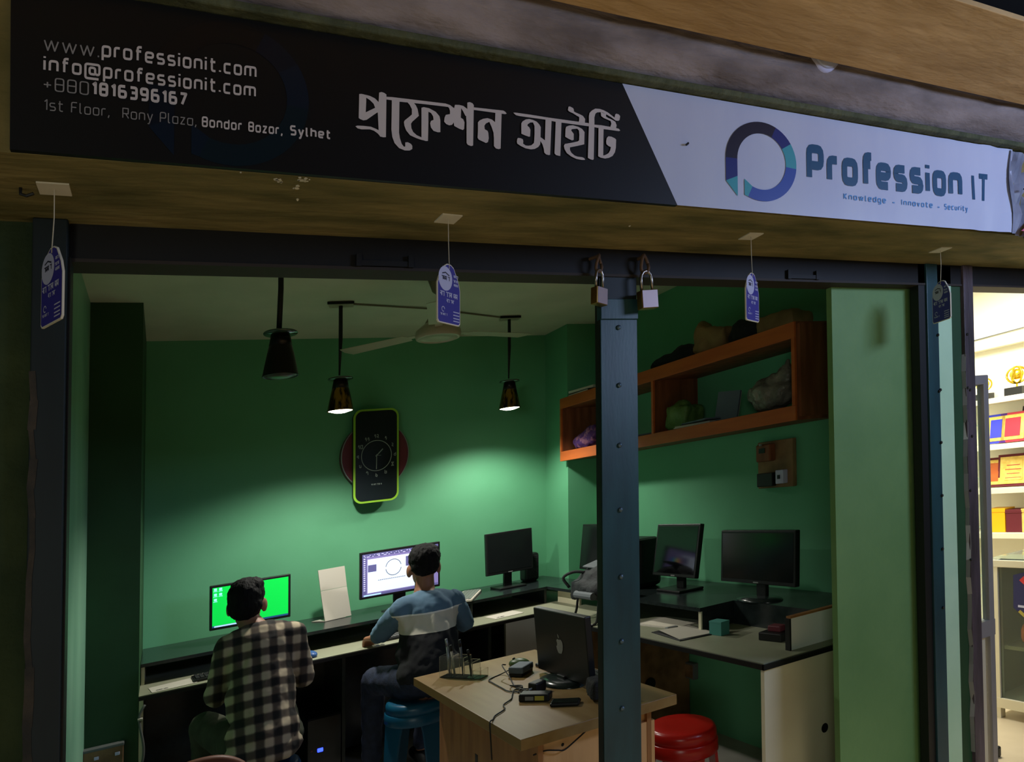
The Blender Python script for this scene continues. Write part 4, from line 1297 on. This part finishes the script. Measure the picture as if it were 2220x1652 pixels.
# dark ones
monitor((2.142, 4.42, ZS), 0, .352, .285, .245, 'dark square monitor on the back shelf beside the corner column', 'blackpanel', tilt=R(-4), base='box', neck=.03, group='switched-off monitors')
monitor((2.57, 3.97, ZS), R(-90), .36, .30, .225, 'dark square monitor half hidden by the blue post, above the backpack', 'blackpanel', tilt=R(-6), base='box', neck=.03, group='switched-off monitors')
monitor((2.57, 3.16, ZS), R(-90), .365, .290, .222, 'dark square monitor just right of the blue post, its screen reflecting green', 'blackgloss', tilt=R(-9), base='box', neck=.03, group='switched-off monitors')
monitor((2.57, 2.565, ZS), R(-90), .476, .256, .205, 'wide dark monitor nearest the olive pier', 'blackpanel', tilt=R(-2), base='oval', neck=.03, group='switched-off monitors')
t = thing('speaker', 'tall black speaker peeping out right behind the blue post', 'speaker', (2.54, 3.53, ZS))
obj('speaker_case', B(-.06, -.12, 0, .12, .09, .29, .03), 'black', t, smooth=False)
obj('speaker_cloth', B(-.064, -.10, .03, -.058, .07, .26, .002), 'darkcloth', t)
t = thing('desktop_speaker', 'small black speaker behind the dark monitor in the back corner', 'speaker', (2.37, 4.56, ZS))
obj('speaker_case', B(-.05, -.05, 0, .06, .06, .20, .02), 'black', t)
obj('speaker_cloth', B(-.04, -.054, .02, .05, -.048, .18, .002), 'darkcloth', t)

# ================================================================== SMALL THINGS ON THE DESKS
t = thing('white_board_sign', 'white folded board standing between the two lit monitors', 'board', (.985, 4.44, ZS), R(14))
lean = .05
bm = nb()
prism(bm, [(-.088, 0, .004), (.088, 0, .004), (.082, lean, .185), (-.094, lean, .185)], (0, .006, 0))
obj('lower_panel', bm, 'paper', t)
bm = nb()
prism(bm, [(-.094, lean, .187), (.082, lean, .187), (.076, lean + .02, .315), (-.102, lean + .02, .315)], (0, .006, 0))
obj('upper_panel', bm, 'paper', t)
obj('foot_flap', prism(nb(), [(-.088, 0, .002), (-.13, .10, .002), (-.04, .10, .002), (.05, .0, .002)], (0, 0, .003)), 'paper', t)
bm = nb()
scribble(bm, .025, .075, .012, .006, lambda a, b: (a, -.0008 + b * lean / .18, b), random.Random(6), .3)
obj('small_print', bm, 'black', t)


def keyboard(loc, rz, label, m='black', km='greyplastic'):
    t = thing('keyboard', label, 'keyboard', loc, rz, 'computer keyboards')
    obj('keyboard_body', B(-.21, -.065, 0, .21, .065, .014, .004), m, t)
    bm = nb()
    for i in range(18):
        for j in range(5):
            x, y = -.198 + i * .022, -.055 + j * .022
            box(bm, x, y, .014, x + .018, y + .018, .019)
    k = obj('keys', bm, km, t)
    k['kind'] = 'stuff'


keyboard((.36, 4.03, ZD), R(4), 'black keyboard on the desk in front of the plaid shirt', 'black', 'darkcloth')
keyboard((1.27, 4.06, ZD), R(3), 'dark keyboard on the desk in front of the striped T-shirt', 'black', 'greyplastic')
keyboard((1.80, 4.34, ZS), R(58), 'pale keyboard on the black shelf right of the drawing monitor', 'paper', 'silver')
t = thing('mouse', 'blue mouse at the right hand of the plaid shirt', 'mouse', (.735, 4.0, ZD), R(20))
obj('mouse_body', ball(nb(), (0, 0, .012), (.032, .055, .022)), 'blueobj', t, smooth=True)
obj('mouse_wheel', cone(nb(), (-.004, .03, .031), (.004, .03, .031), .007, .007, 10), 'black', t)
for k, (x, y, a, z, lab) in enumerate(((.06, 3.995, .1, .0, 'white paper sheet at the left end of the back desk'), (1.93, 4.05, .08, 0, 'bluish white paper sheet on the back desk near the corner'))):
    t = thing('paper_sheet', lab, 'paper', (x, y, ZD + z), a, 'paper sheets on the back desk')
    obj('sheet', prism(nb(), [(-.10, -.07, .001), (.105, -.065, .001), (.10, .07, .004), (-.105, .065, .001)], (0, 0, .0015)), 'paper', t)
    bm = nb()
    scribble(bm, -.08, -.03, -.05, .012, lambda a, b: (a, b, .0045), random.Random(k), .25)
    obj('sheet_print', bm, 'black', t)
t = thing('sticker', 'small dark sticker at the left end of the white desk edge', 'sticker', (-.02, 3.93, ZD))
obj('sticker_patch', B(-.012, -.012, 0, .014, .014, .0012), 'black', t)
obj('sticker_arrow', prism(nb(), [(-.03, -.004, .0008), (-.02, .008, .0008), (-.018, .0, .0008)], (0, 0, .0004)), 'silver', t)
t = thing('clipboard', 'dark clipboard with white paper on the right desk', 'clipboard', (2.235, 2.705, ZD), R(-8))
obj('board_plate', B(-.105, -.13, 0, .105, .13, .004, .001), 'black', t)
obj('clip_paper', prism(nb(), [(-.095, -.11, .0045), (.09, -.115, .0045), (.095, .115, .0045), (-.08, .10, .012)], (0, 0, .001)), 'paper', t)
obj('clip', B(-.03, .105, .005, .03, .13, .014, .003), 'silver', t)
t = thing('teal_box', 'small teal card box standing on the right desk', 'box', (2.305, 2.55, ZD), R(6))
obj('box_body', B(-.025, -.036, 0, .03, .036, .062, .002), 'teal', t)
obj('box_lid', B(-.0255, -.0365, .055, .0305, .0365, .0635, .001), 'teal', t)
t = thing('card_reader', 'small black gadget box beside the white end board', 'gadget', (2.38, 2.28, ZD), R(10))
obj('gadget_body', B(-.05, -.055, 0, .05, .055, .035, .004), 'black', t)
obj('gadget_paper', B(-.02, -.03, .035, .03, .03, .06, .004), 'maroon', t)
t = thing('loose_papers', 'white papers under the shelf edge on the right desk', 'paper', (2.33, 2.95, ZD), R(10))
obj('sheet', B(-.10, -.14, 0, .10, .14, .003), 'paper', t)
obj('top_sheet', prism(nb(), [(-.09, -.12, .0035), (.10, -.14, .0035), (.11, .10, .006), (-.07, .12, .0035)], (0, 0, .001)), 'card', t)

# backpack behind the post
t = thing('backpack', 'dark grey backpack on the shelf edge, half hidden by the blue post', 'bag', (2.24, 3.42, ZS))
blob('bag_body', [('box', (0, 0, .06), (.20, .34, .10), (0, -.12, .15)), ('ball', (.02, .03, .10), (.11, .17, .075)), ('ball', (-.06, .0, .055), (.07, .16, .05))], 'bagblack', t, voxel=.014, disp=.03)
obj('bag_panel', obox(nb(), (.02, .06, .178), (.11, .16, .01), Euler((.05, -.18, .15)), .004), 'baggrey', t)
obj('bag_handle', tube(nb(), [(-.11, .17, .06), (-.14, .19, .12), (-.10, .14, .15), (-.04, .10, .14)], .009, 7, smooth=4), 'bagblack', t, smooth=True)
obj('bag_roll', cone(nb(), (-.12, -.10, .03), (-.12, .08, .03), .022, .022, 10), 'baggrey', t)
for pts in ([(-.12, .06, .02), (-.14, .05, -.06), (-.16, .07, -.105), (-.19, .12, -.11)], [(-.10, -.12, .0), (-.13, -.15, -.09), (-.17, -.17, -.108), (-.20, -.13, -.11)]):
    obj('strap', tube(nb(), pts, .007, 6, smooth=4), 'edgeblack', t)

# ================================================================== WOODEN TABLE AND WHAT IS ON IT
t = thing('wooden_table', 'light wooden counter table in the middle of the shop', 'table', (1.31, 2.5, 0))
obj('table_top', B(1.008, 2.0, ZD - .036, 1.615, 3.05, ZD, .002), 'wood', t, world=True)
for a in ((1.10, 2.06, 1.118, 2.97), (1.532, 2.06, 1.55, 2.97)):
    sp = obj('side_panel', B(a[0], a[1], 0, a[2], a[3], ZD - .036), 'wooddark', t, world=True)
obj('front_panel', B(1.118, 2.075, 0, 1.532, 2.09, ZD - .036), 'woodlit', t, world=True)
obj('side_batten', B(1.50, 2.062, 0, 1.565, 2.075, ZD - .09), 'woodlit', t, world=True)
obj('screw', lathe(nb(), [(.006, 0), (.0001, -.002)], (1.20, 2.0745, .66), 8, axis='y'), 'edgeblack', t, world=True)
obj('finger_slot', B(1.0992, 2.55, .47, 1.1005, 2.575, .52), 'black', t, world=True)

t, sc, mx = monitor((1.425, 2.46, ZD), R(90), .405, .262, .148, 'black monitor seen from behind with a fruit logo, on the wooden table', 'blackgloss', tilt=R(-5), base='oval', neck=.03, mark=False, group=None, flatback=True)
# the pale fruit mark on its back
bm = nb()
fr = [(0, -.034), (.007, -.036), (.014, -.033), (.022, -.022), (.026, -.010), (.019, -.003), (.018, .006), (.023, .014), (.018, .02), (.010, .022), (.002, .019), (-.006, .022), (-.016, .021), (-.024, .012), (-.026, -.002), (-.022, -.018), (-.013, -.032), (-.006, -.036)]
flat(bm, [(x, .0135, z) for x, z in fr])
flat(bm, [(x, .0135, z) for x, z in ((.0, .026), (.002, .036), (.011, .044), (.011, .034), (.007, .028))])
bmesh.ops.transform(bm, matrix=mx, verts=bm.verts)
obj('fruit_logo', bm, 'silver', t)
keyboard((1.52, 2.55, ZD), R(88), 'black keyboard on the wooden table behind the fruit logo monitor', 'black', 'black')

t = thing('pen_holder', 'clear acrylic pen holder with three compartments on the wooden table', 'holder', (1.17, 2.88, ZD), R(-58))


def tray(nm, x0, y0, x1, y1, h):
    bm = nb()
    w_ = .0025
    box(bm, x0, y0, 0, x1, y1, w_)
    for a in ((x0, y0, x0 + w_, y1), (x1 - w_, y0, x1, y1), (x0, y0, x1, y0 + w_), (x0, y1 - w_, x1, y1)):
        box(bm, a[0], a[1], w_, a[2], a[3], h)
    return obj(nm, bm, 'acrylic', t)


tray('compartment', -.10, -.03, -.035, .03, .092)
tray('compartment', -.034, -.03, .03, .03, .088)
tray('compartment', .031, -.03, .075, .03, .07)
tray('front_tray', .076, -.03, .115, .03, .035)
for dx, dy, h, m, lab in ((-.065, .0, .16, 'silver', 'tall silver pen in the left compartment of the pen holder'), (-.05, .012, .13, 'paper', 'white pen beside the tall silver pen in the pen holder'),
                          (.0, .01, .155, 'greyplastic', 'grey pen with a black cap in the middle of the pen holder'), (.05, .0, .115, 'black', 'short black pen at the right of the pen holder')):
    c, s = math.cos(R(-58)), math.sin(R(-58))
    px, py = 1.17 + dx * c - dy * s, 2.88 + dx * s + dy * c
    q = thing('pen', lab, 'pen', (px, py, ZD + .004), 0, 'pens in the acrylic holder')
    obj('pen_barrel', cone(nb(), (0, 0, 0), (-.012, .004, h * .8), .005, .005, 10), m, q, smooth=True)
    obj('pen_cap', cone(nb(), (-.012, .004, h * .8), (-.016, .005, h), .006, .0055, 10), 'black' if m != 'silver' else 'silver', q, smooth=True)

t = thing('power_adapter', 'black power adapter with a yellow label on the wooden table', 'adapter', (1.235, 2.33, ZD), R(-46))
obj('adapter_body', B(-.058, -.025, 0, .058, .025, .028, .005), 'black', t)
obj('adapter_label', B(.005, -.0257, .006, .04, -.0245, .022), 'yellow', t)
obj('adapter_label', B(-.032, -.0257, .006, .0, -.0245, .02), 'silver', t)
t = thing('mobile_phone', 'black phone lying near the front corner of the wooden table', 'phone', (1.285, 2.20, ZD), R(-40))
obj('phone_body', B(-.052, -.028, 0, .052, .028, .014, .006), 'black', t)
obj('phone_screen', B(-.046, -.024, .014, .046, .024, .0148), 'blackgloss', t)
lump('black_pouch', [('box', (1.44, 2.15, ZD + .035), (.16, .10, .065), (0, .1, -.3)), ('ball', (1.47, 2.18, ZD + .05), (.06, .05, .045))], 'darkcloth', 'black cloth pouch on the wooden table beside the fruit logo monitor', 'pouch', disp=.012)
t = thing('router', 'small dark grey box with cables beside the fruit logo monitor', 'router', (1.365, 2.705, ZD), R(35))
obj('router_body', B(-.05, -.035, .012, .05, .035, .04, .006), 'bluegrey', t)
obj('router_foot', B(-.05, -.03, 0, .05, .03, .013), 'black', t)
obj('router_port', B(.015, -.0362, .018, .04, -.0345, .032), 'black', t)
t = thing('green_mouse', 'dark green mouse at the far edge of the wooden table', 'mouse', (1.42, 2.83, ZD), R(40))
obj('mouse_body', ball(nb(), (0, 0, .012), (.03, .05, .022)), 'mousegreen', t, smooth=True)
obj('mouse_wheel', cone(nb(), (-.004, .026, .031), (.004, .026, .031), .006, .006, 10), 'black', t)
t = thing('plug', 'black plug block among the cables on the wooden table', 'plug', (1.29, 2.42, ZD), R(20))
obj('plug_body', B(-.03, -.022, 0, .03, .022, .04, .006), 'black', t)
obj('plug_pin', cone(nb(), (-.03, 0, .02), (-.05, 0, .02), .004, .004, 8), 'silver', t)
z = ZD + .004
for pts, lab in (
        ([(1.33, 2.70, z + .03), (1.30, 2.76, z), (1.225, 2.72, z), (1.215, 2.66, z), (1.21, 2.56, z), (1.21, 2.50, z), (1.25, 2.44, z), (1.30, 2.42, z)], 'black cable making a wide loop left of the router box'),
        ([(1.31, 2.74, z + .04), (1.285, 2.72, z + .045), (1.27, 2.62, z + .02), (1.255, 2.54, z), (1.26, 2.46, z), (1.285, 2.38, z), (1.25, 2.36, z)], 'black cable arching from the router box to the adapter'),
        ([(1.30, 2.44, z), (1.24, 2.50, z), (1.20, 2.45, z), (1.17, 2.40, z), (1.12, 2.36, z), (1.10, 2.31, z), (1.045, 2.27, z), (1.02, 2.235, z), (1.000, 2.215, z), (.998, 2.205, z - .05), (1.0, 2.2, z - .12)], 'black cable running to the table edge and over it'),
        ([(1.27, 2.50, z), (1.235, 2.53, z + .01), (1.25, 2.56, z), (1.28, 2.53, z), (1.255, 2.49, z), (1.23, 2.46, z), (1.25, 2.42, z + .01)], 'tangled coil of black cable beside the adapter'),
        ([(1.09, 2.075, .655), (1.13, 2.064, .662), (1.17, 2.055, .655), (1.20, 2.06, .648), (1.25, 2.055, .675), (1.30, 2.05, .70), (1.40, 2.05, .705)], 'black cable sagging across the front panel of the table')):
    tag(obj('cable', tube(nb(), pts, .0026, 6, smooth=5), 'cord', smooth=True), lab, 'cable', 'cables around the wooden table')

# ================================================================== STOOLS AND CHAIR
def stool(loc, rz, top_r, h, m, label):
    t = thing('plastic_stool', label, 'stool', loc, rz, 'plastic stools')
    obj('seat', lathe(nb(), [(.0001, h - .005), (top_r * .5, h - .004), (top_r * .88, h), (top_r * .96, h - .006), (top_r, h - .02), (top_r * 1.01, h - .055), (top_r * .97, h - .055), (top_r * .95, h - .02), (.0001, h - .016)], seg=40), m, t, smooth=True)
    obj('apron', lathe(nb(), [(top_r * 1.0, h - .05), (top_r * 1.035, h - .056), (top_r * 1.05, h - .10), (top_r * 1.03, h - .104), (top_r * .99, h - .06)], seg=40), m, t, smooth=True)
    for k in range(4):
        a = R(45 + 90 * k)
        c, s = math.cos(a), math.sin(a)
        bm = nb()
        secs = []
        for f in range(6):
            v = f / 5
            z = (h - .04) * (1 - v)
            r = top_r * (.97 + .24 * v)
            wd = top_r * (.52 - .27 * v ** .5)
            th = .012
            ring = []
            for sx_, rr in ((-1, r), (1, r), (1, r - th), (-1, r - th)):
                curve = -abs(sx_) * wd * wd / (2.2 * r)
                ring.append(bm.verts.new(((rr + curve) * c - sx_ * wd * s, (rr + curve) * s + sx_ * wd * c, z)))
            secs.append(ring)
            if f == 0:
                bm.faces.new(ring)
        for p, q in zip(secs, secs[1:]):
            for i in range(4):
                j = (i + 1) % 4
                bm.faces.new((p[i], p[j], q[j], q[i]))
        bm.faces.new(secs[-1][::-1])
        obj('leg', bm, m, t)
    return t


stool((1.975, 2.42, 0), R(20), .143, .45, 'redstool', 'red plastic stool between the wooden table and the right desk')
stool((1.16, 3.46, 0), R(62), .155, .54, 'bluestool', 'bright blue plastic stool under the striped T-shirt')
stool((.42, 3.32, 0), R(30), .15, .45, 'darkbluestool', 'navy plastic stool under the plaid shirt')
t = thing('plastic_chair', 'brown plastic chair back at the bottom edge, left of the plaid shirt', 'chair', (.12, 2.80, -.0))
obj('backrest', tube(nb(), [(-.19, -.02, .46), (-.17, 0, .60), (-.10, .01, .655), (0, .015, .675), (.10, .01, .662), (.17, 0, .60), (.19, -.02, .46)], .022, 8, smooth=5), 'brownchair', t, smooth=True)
for x in (-.10, 0, .10):
    obj('back_slat', cone(nb(), (x, .0, .44), (x, .01, .65), .016, .014, 8), 'brownchair', t)
obj('seat', B(-.21, -.42, .40, .21, .02, .425, .01), 'brownchair', t)
for x, y in ((-.19, -.40), (.19, -.40), (-.19, -.02), (.19, -.02)):
    obj('leg', cone(nb(), (x, y, .41), (x * 1.1, y, 0), .018, .022, 8), 'brownchair', t)

# ================================================================== UNDER THE DESKS
t = thing('computer_case', 'black computer case with a blue light under the back desk', 'computer', (.80, 4.12, 0))
obj('case_body', B(-.09, -.17, .01, .095, .26, .42, .006), 'black', t)
obj('front_panel', B(-.088, -.176, .015, .093, -.169, .415, .003), 'blackpanel', t)
obj('power_light', B(-.035, -.1785, .235, -.005, -.1755, .255, .003), 'blueled', t)
obj('reset_light', B(-.07, -.1785, .245, -.058, -.1755, .255), 'maroon', t)
t = thing('grey_board', 'grey board standing on the floor under the back desk near the corner', 'board', (2.12, 4.22, 0))
obj('board_sheet', B(-.10, 0, .0, .22, .018, .70, .002), 'boardwhite', t)
obj('board_edge', B(-.103, -.002, .0, -.099, .019, .70), 'laminate', t)
# ================================================================== PEOPLE
def shade_plaid():
    m = bpy.data.materials.new('plaid_flannel')
    m.use_nodes = True
    nt = m.node_tree
    b = nt.nodes['Principled BSDF']
    b.inputs['Roughness'].default_value = .9
    N, Lk = nt.nodes.new, nt.links.new
    tc = N('ShaderNodeTexCoord')
    sep = N('ShaderNodeSeparateXYZ')
    Lk(tc.outputs['Object'], sep.inputs[0])

    def mth(op, a, v=None, v2=None):
        n = N('ShaderNodeMath')
        n.operation = op
        if isinstance(a, (int, float)):
            n.inputs[0].default_value = a
        else:
            Lk(a, n.inputs[0])
        if v is not None:
            if isinstance(v, (int, float)):
                n.inputs[1].default_value = v
            else:
                Lk(v, n.inputs[1])
        return n.outputs[0]
    k = 2 * math.pi / .074

    def band(s):
        n = N('ShaderNodeMapRange')
        n.interpolation_type = 'SMOOTHSTEP'
        n.inputs['From Min'].default_value = -.55
        n.inputs['From Max'].default_value = .55
        Lk(mth('SINE', mth('MULTIPLY', s, k)), n.inputs['Value'])
        return n.outputs[0]
    bx_ = band(mth('ADD', sep.outputs['X'], .012))
    bz_ = band(mth('ADD', sep.outputs['Z'], mth('MULTIPLY', sep.outputs['Y'], .3)))
    v = mth('ADD', mth('MULTIPLY', bx_, .5), mth('MULTIPLY', bz_, .5))
    r = N('ShaderNodeValToRGB')
    r.color_ramp.elements[0].position = .08
    r.color_ramp.elements[1].position = .95
    r.color_ramp.elements[0].color = lin((26, 23, 21)) + (1,)
    r.color_ramp.elements[1].color = lin((184, 168, 140)) + (1,)
    e = r.color_ramp.elements.new(.5)
    e.color = lin((84, 72, 60)) + (1,)
    Lk(v, r.inputs[0])
    Lk(r.outputs[0], b.inputs['Base Color'])
    return m


def shade_bands(z0, z1):
    m = bpy.data.materials.new('banded_jersey')
    m.use_nodes = True
    nt = m.node_tree
    b = nt.nodes['Principled BSDF']
    b.inputs['Roughness'].default_value = .9
    tc = nt.nodes.new('ShaderNodeTexCoord')
    sep = nt.nodes.new('ShaderNodeSeparateXYZ')
    nt.links.new(tc.outputs['Object'], sep.inputs[0])
    r = nt.nodes.new('ShaderNodeValToRGB')
    r.color_ramp.interpolation = 'CONSTANT'
    els = [(0, (11, 13, 16)), (z0, (206, 200, 180)), (z1, (240, 238, 226)), (z1 + .006, (88, 118, 140))]
    r.color_ramp.elements[0].color = lin(els[0][1]) + (1,)
    r.color_ramp.elements[1].position = els[1][0]
    r.color_ramp.elements[1].color = lin(els[1][1]) + (1,)
    for p, c in els[2:]:
        e = r.color_ramp.elements.new(p)
        e.color = lin(c) + (1,)
    nt.links.new(sep.outputs['Z'], r.inputs[0])
    nt.links.new(r.outputs[0], b.inputs['Base Color'])
    return m


def hand(wrist, fdir, pal, curl, side, s=1.0):
    """palm, four fingers and a thumb; fdir along the fingers, pal = palm normal (towards the palm side)"""
    w_, d, p = Vector(wrist), Vector(fdir).normalized(), Vector(pal).normalized()
    x = d.cross(p).normalized() * side
    parts = [('cap', w_, w_ + d * .03 * s, .024 * s, .026 * s)]
    for k, (off, ln) in enumerate(((-.028, .068), (-.010, .078), (.009, .073), (.026, .056))):
        root = w_ + d * .075 * s + x * off * s
        parts.append(('cap', w_ + d * .02 * s + x * off * .6 * s, root, .015 * s, .0125 * s))
        d1 = (d * math.cos(curl * .6) + p * math.sin(curl * .6)).normalized()
        d2 = (d * math.cos(curl * 1.5) + p * math.sin(curl * 1.5)).normalized()
        d3 = (d * math.cos(curl * 2.3) + p * math.sin(curl * 2.3)).normalized()
        a = root + d1 * ln * .45 * s
        c = a + d2 * ln * .32 * s
        e = c + d3 * ln * .24 * s
        parts += [('cap', root, a, .0108 * s, .0098 * s), ('cap', a, c, .0098 * s, .009 * s), ('cap', c, e, .009 * s, .0078 * s)]
    tr = w_ + d * .025 * s - x * .022 * s
    t1 = tr + (d * .6 - x * .75 + p * .35).normalized() * .04 * s
    t2 = t1 + (d * .9 - x * .2 + p * .4).normalized() * .03 * s
    parts += [('cap', tr, t1, .014 * s, .011 * s), ('cap', t1, t2, .011 * s, .009 * s)]
    return parts


def person(label, J, shirt_mat, trouser_mat, hair_parts, sleeve, name_group=None, face_az=0.0, shirt_extra=(), thick=1.0, collar=False, sleeve_mat=None):
    """J: joint positions in world coordinates; the root stands on the floor under the hips"""
    hip = Vector(J['hip'])
    root = Vector((hip.x, hip.y, 0))
    t = thing('person', label, 'person', root)
    L = {k: Vector(v) - root for k, v in J.items() if not isinstance(v, float)}
    hd, nk, ch, hp = L['head'], L['neck'], L['chest'], L['hip']
    fz = Matrix.Rotation(-face_az, 3, 'Z')
    F = lambda x, y, z: hd + fz @ Vector((x, y, z))
    parts = [('ball', F(0, -.012, .022), (.074, .092, .088)), ('ball', F(0, .022, -.035), (.058, .068, .075)), ('ball', F(0, .05, -.088), (.032, .032, .025)),
             ('cap', F(0, .088, .005), F(0, .106, -.028), .009, .014), ('ball', F(0, .082, -.062), (.024, .014, .012)), ('ball', F(0, .084, .03), (.05, .014, .014)),
             ('ball', F(-.03, .078, .008), (.014, .012, .010)), ('ball', F(.03, .078, .008), (.014, .012, .010)),
             ('ball', F(-.079, -.004, -.015), (.012, .024, .034), (0, 0, -face_az + .3)), ('ball', F(.079, -.004, -.015), (.012, .024, .034), (0, 0, -face_az - .3)),
             ('cap', F(0, -.02, -.05), nk, .05, .054), ('cap', nk, ch + Vector((0, 0, .08)), .06, .09),
             ('ball', ch, (.145, .095, .15)), ('cap', ch, hp, .11, .12), ('ball', hp + Vector((0, 0, .02)), (.15, .11, .10))]
    for s, k in ((-1, 'l'), (1, 'r')):
        sh, el, wr = L['sh_' + k], L['el_' + k], L['wr_' + k]
        parts += [('cap', ch + Vector((0, 0, .07)), sh, .06, .052), ('cap', sh, el, .044, .036), ('cap', el, wr, .035, .024)]
        parts += hand(wr, J['hd_' + k], (0, 0, -1), J.get('curl_' + k, .45), -s, 1.1)
        kn, an = L['kn_' + k], L['an_' + k]
        parts += [('cap', hp + Vector((s * .08, .02, 0)), kn, .075, .052), ('cap', kn, an, .05, .034), ('cap', an, an + Vector((0, .05, -.03)), .034, .03),
                  ('cap', an + Vector((0, -.03, -.045)), an + Vector((0, .15, -.055)), .032, .024)]
    blob('body', parts, 'skin', t, voxel=.0065, smooth=3)
    for s in (-1, 1):
        obj('eye', ball(nb(), F(s * .03, .086, .008), .009, u=10, v=7), 'cardlight', t, smooth=True)
    blob('hair', [('ball', F(*p[0]), p[1], (0, 0, -face_az)) for p in hair_parts], 'hair', t, voxel=.008, disp=.012, dscale=.018, smooth=2)
    # shirt
    k_ = thick
    sp = [('cap', nk + Vector((0, -.01, -.045)), ch + Vector((0, 0, .05)), .075, .12), ('ball', ch + Vector((0, -.01, .02)), (.175 * k_, .115, .155)), ('cap', ch, hp + Vector((0, 0, .06)), .135, .15 * k_),
          ('ball', (ch + hp) * .5, (.18 * k_, .125, .19)), ('ball', hp + Vector((0, -.01, .03)), (.185 * k_, .14, .12))]
    for s, k in ((-1, 'l'), (1, 'r')):
        sh, el, wr = L['sh_' + k], L['el_' + k], L['wr_' + k]
        sp.append(('cap', ch + Vector((s * .03, 0, .09)), sh, .085, .066))
        sl = [('cap', sh, sh.lerp(el, .5), .066, .060), ('cap', sh.lerp(el, .5), el, .060, .052)]
        f = sleeve[k]
        if f > 0:
            sl.append(('cap', el, el.lerp(wr, f), .052, .043))
        if sleeve_mat:
            blob('sleeve', sl, sleeve_mat, t, voxel=.01, disp=.022, dscale=.06, smooth=4)
        else:
            sp += sl
    for e in shirt_extra:
        sp.append(e)
    blob('shirt', sp, shirt_mat, t, voxel=.011, disp=.03, dscale=.085, smooth=4)
    if collar:
        blob('collar', [('cap', nk + Vector((.065 * math.cos(a), -.01 + .062 * math.sin(a), -.008)), nk + Vector((.078 * math.cos(a), -.012 + .074 * math.sin(a), -.035)), .012, .014) for a in [2 * math.pi * i / 18 for i in range(18)]], shirt_mat, t, voxel=.008, smooth=3)
    # trousers and shoes
    tp = [('ball', hp + Vector((0, 0, -.01)), (.17, .135, .095))]
    for s, k in ((-1, 'l'), (1, 'r')):
        kn, an = L['kn_' + k], L['an_' + k]
        tp += [('cap', hp + Vector((s * .085, .02, -.01)), kn, .092, .07), ('cap', kn, an + Vector((0, 0, .05)), .068, .055)]
    blob('trousers', tp, trouser_mat, t, voxel=.013, disp=.02, dscale=.07, smooth=4)
    for k in 'lr':
        an = L['an_' + k]
        blob('shoe', [('cap', an + Vector((0, -.035, -.045)), an + Vector((0, .15, -.052)), .04, .034), ('ball', an + Vector((0, 0, -.02)), (.042, .06, .04))], 'black', t, voxel=.01)
    return t


plaid = shade_plaid()
person('person in a brown and cream plaid shirt seated at the green screen', {
    'hip': (.412, 3.33, .555), 'chest': (.412, 3.46, .89), 'neck': (.385, 3.51, 1.03), 'head': (.362, 3.55, 1.142),
    'sh_l': (.278, 3.47, .965), 'el_l': (.232, 3.52, .755), 'wr_l': (.31, 3.90, .775), 'hd_l': (.2, 1, -.05),
    'sh_r': (.552, 3.47, .970), 'el_r': (.612, 3.51, .755), 'wr_r': (.675, 3.86, .775), 'hd_r': (.15, 1, -.05),
    'kn_l': (.19, 3.66, .59), 'an_l': (.22, 3.78, .11), 'kn_r': (.55, 3.74, .55), 'an_r': (.56, 3.85, .11)},
    plaid, 'trousers', [((0, -.02, .045), (.083, .098, .082)), ((0, -.045, .0), (.079, .072, .072)), ((-.01, .03, .085), (.07, .06, .035)), ((.03, -.02, .085), (.05, .06, .04))],
    {'l': .8, 'r': .8}, face_az=R(16), shirt_extra=[('ball', (0, -.03, -.0 + .53), (.17, .14, .07))], collar=True, thick=.86)

bands = shade_bands(.862, .952)
M['slate'] = mat('slate_blue_jersey', (88, 118, 140), 0.9)
person('person in a blue, cream and black banded T-shirt seated at the drawing monitor', {
    'hip': (1.215, 3.43, .635), 'chest': (1.24, 3.53, .89), 'neck': (1.24, 3.57, 1.04), 'head': (1.25, 3.61, 1.175),
    'sh_l': (1.105, 3.53, .975), 'el_l': (1.035, 3.67, .86), 'wr_l': (1.065, 3.86, .805), 'hd_l': (-.15, 1, -.15), 'curl_l': .75,
    'sh_r': (1.385, 3.54, .97), 'el_r': (1.49, 3.63, .83), 'wr_r': (1.53, 3.83, .795), 'hd_r': (-.5, .9, 0),
    'kn_l': (1.02, 3.76, .60), 'an_l': (1.04, 3.86, .11), 'kn_r': (1.36, 3.80, .59), 'an_r': (1.34, 3.9, .11)},
    bands, 'denim', [((0, -.02, .05), (.086, .10, .076)), ((0, -.05, .012), (.077, .066, .06)), ((.01, .04, .085), (.075, .06, .036)), ((0, .08, .07), (.06, .03, .03))],
    {'l': .55, 'r': .1}, face_az=R(10), thick=.92, sleeve_mat='slate')
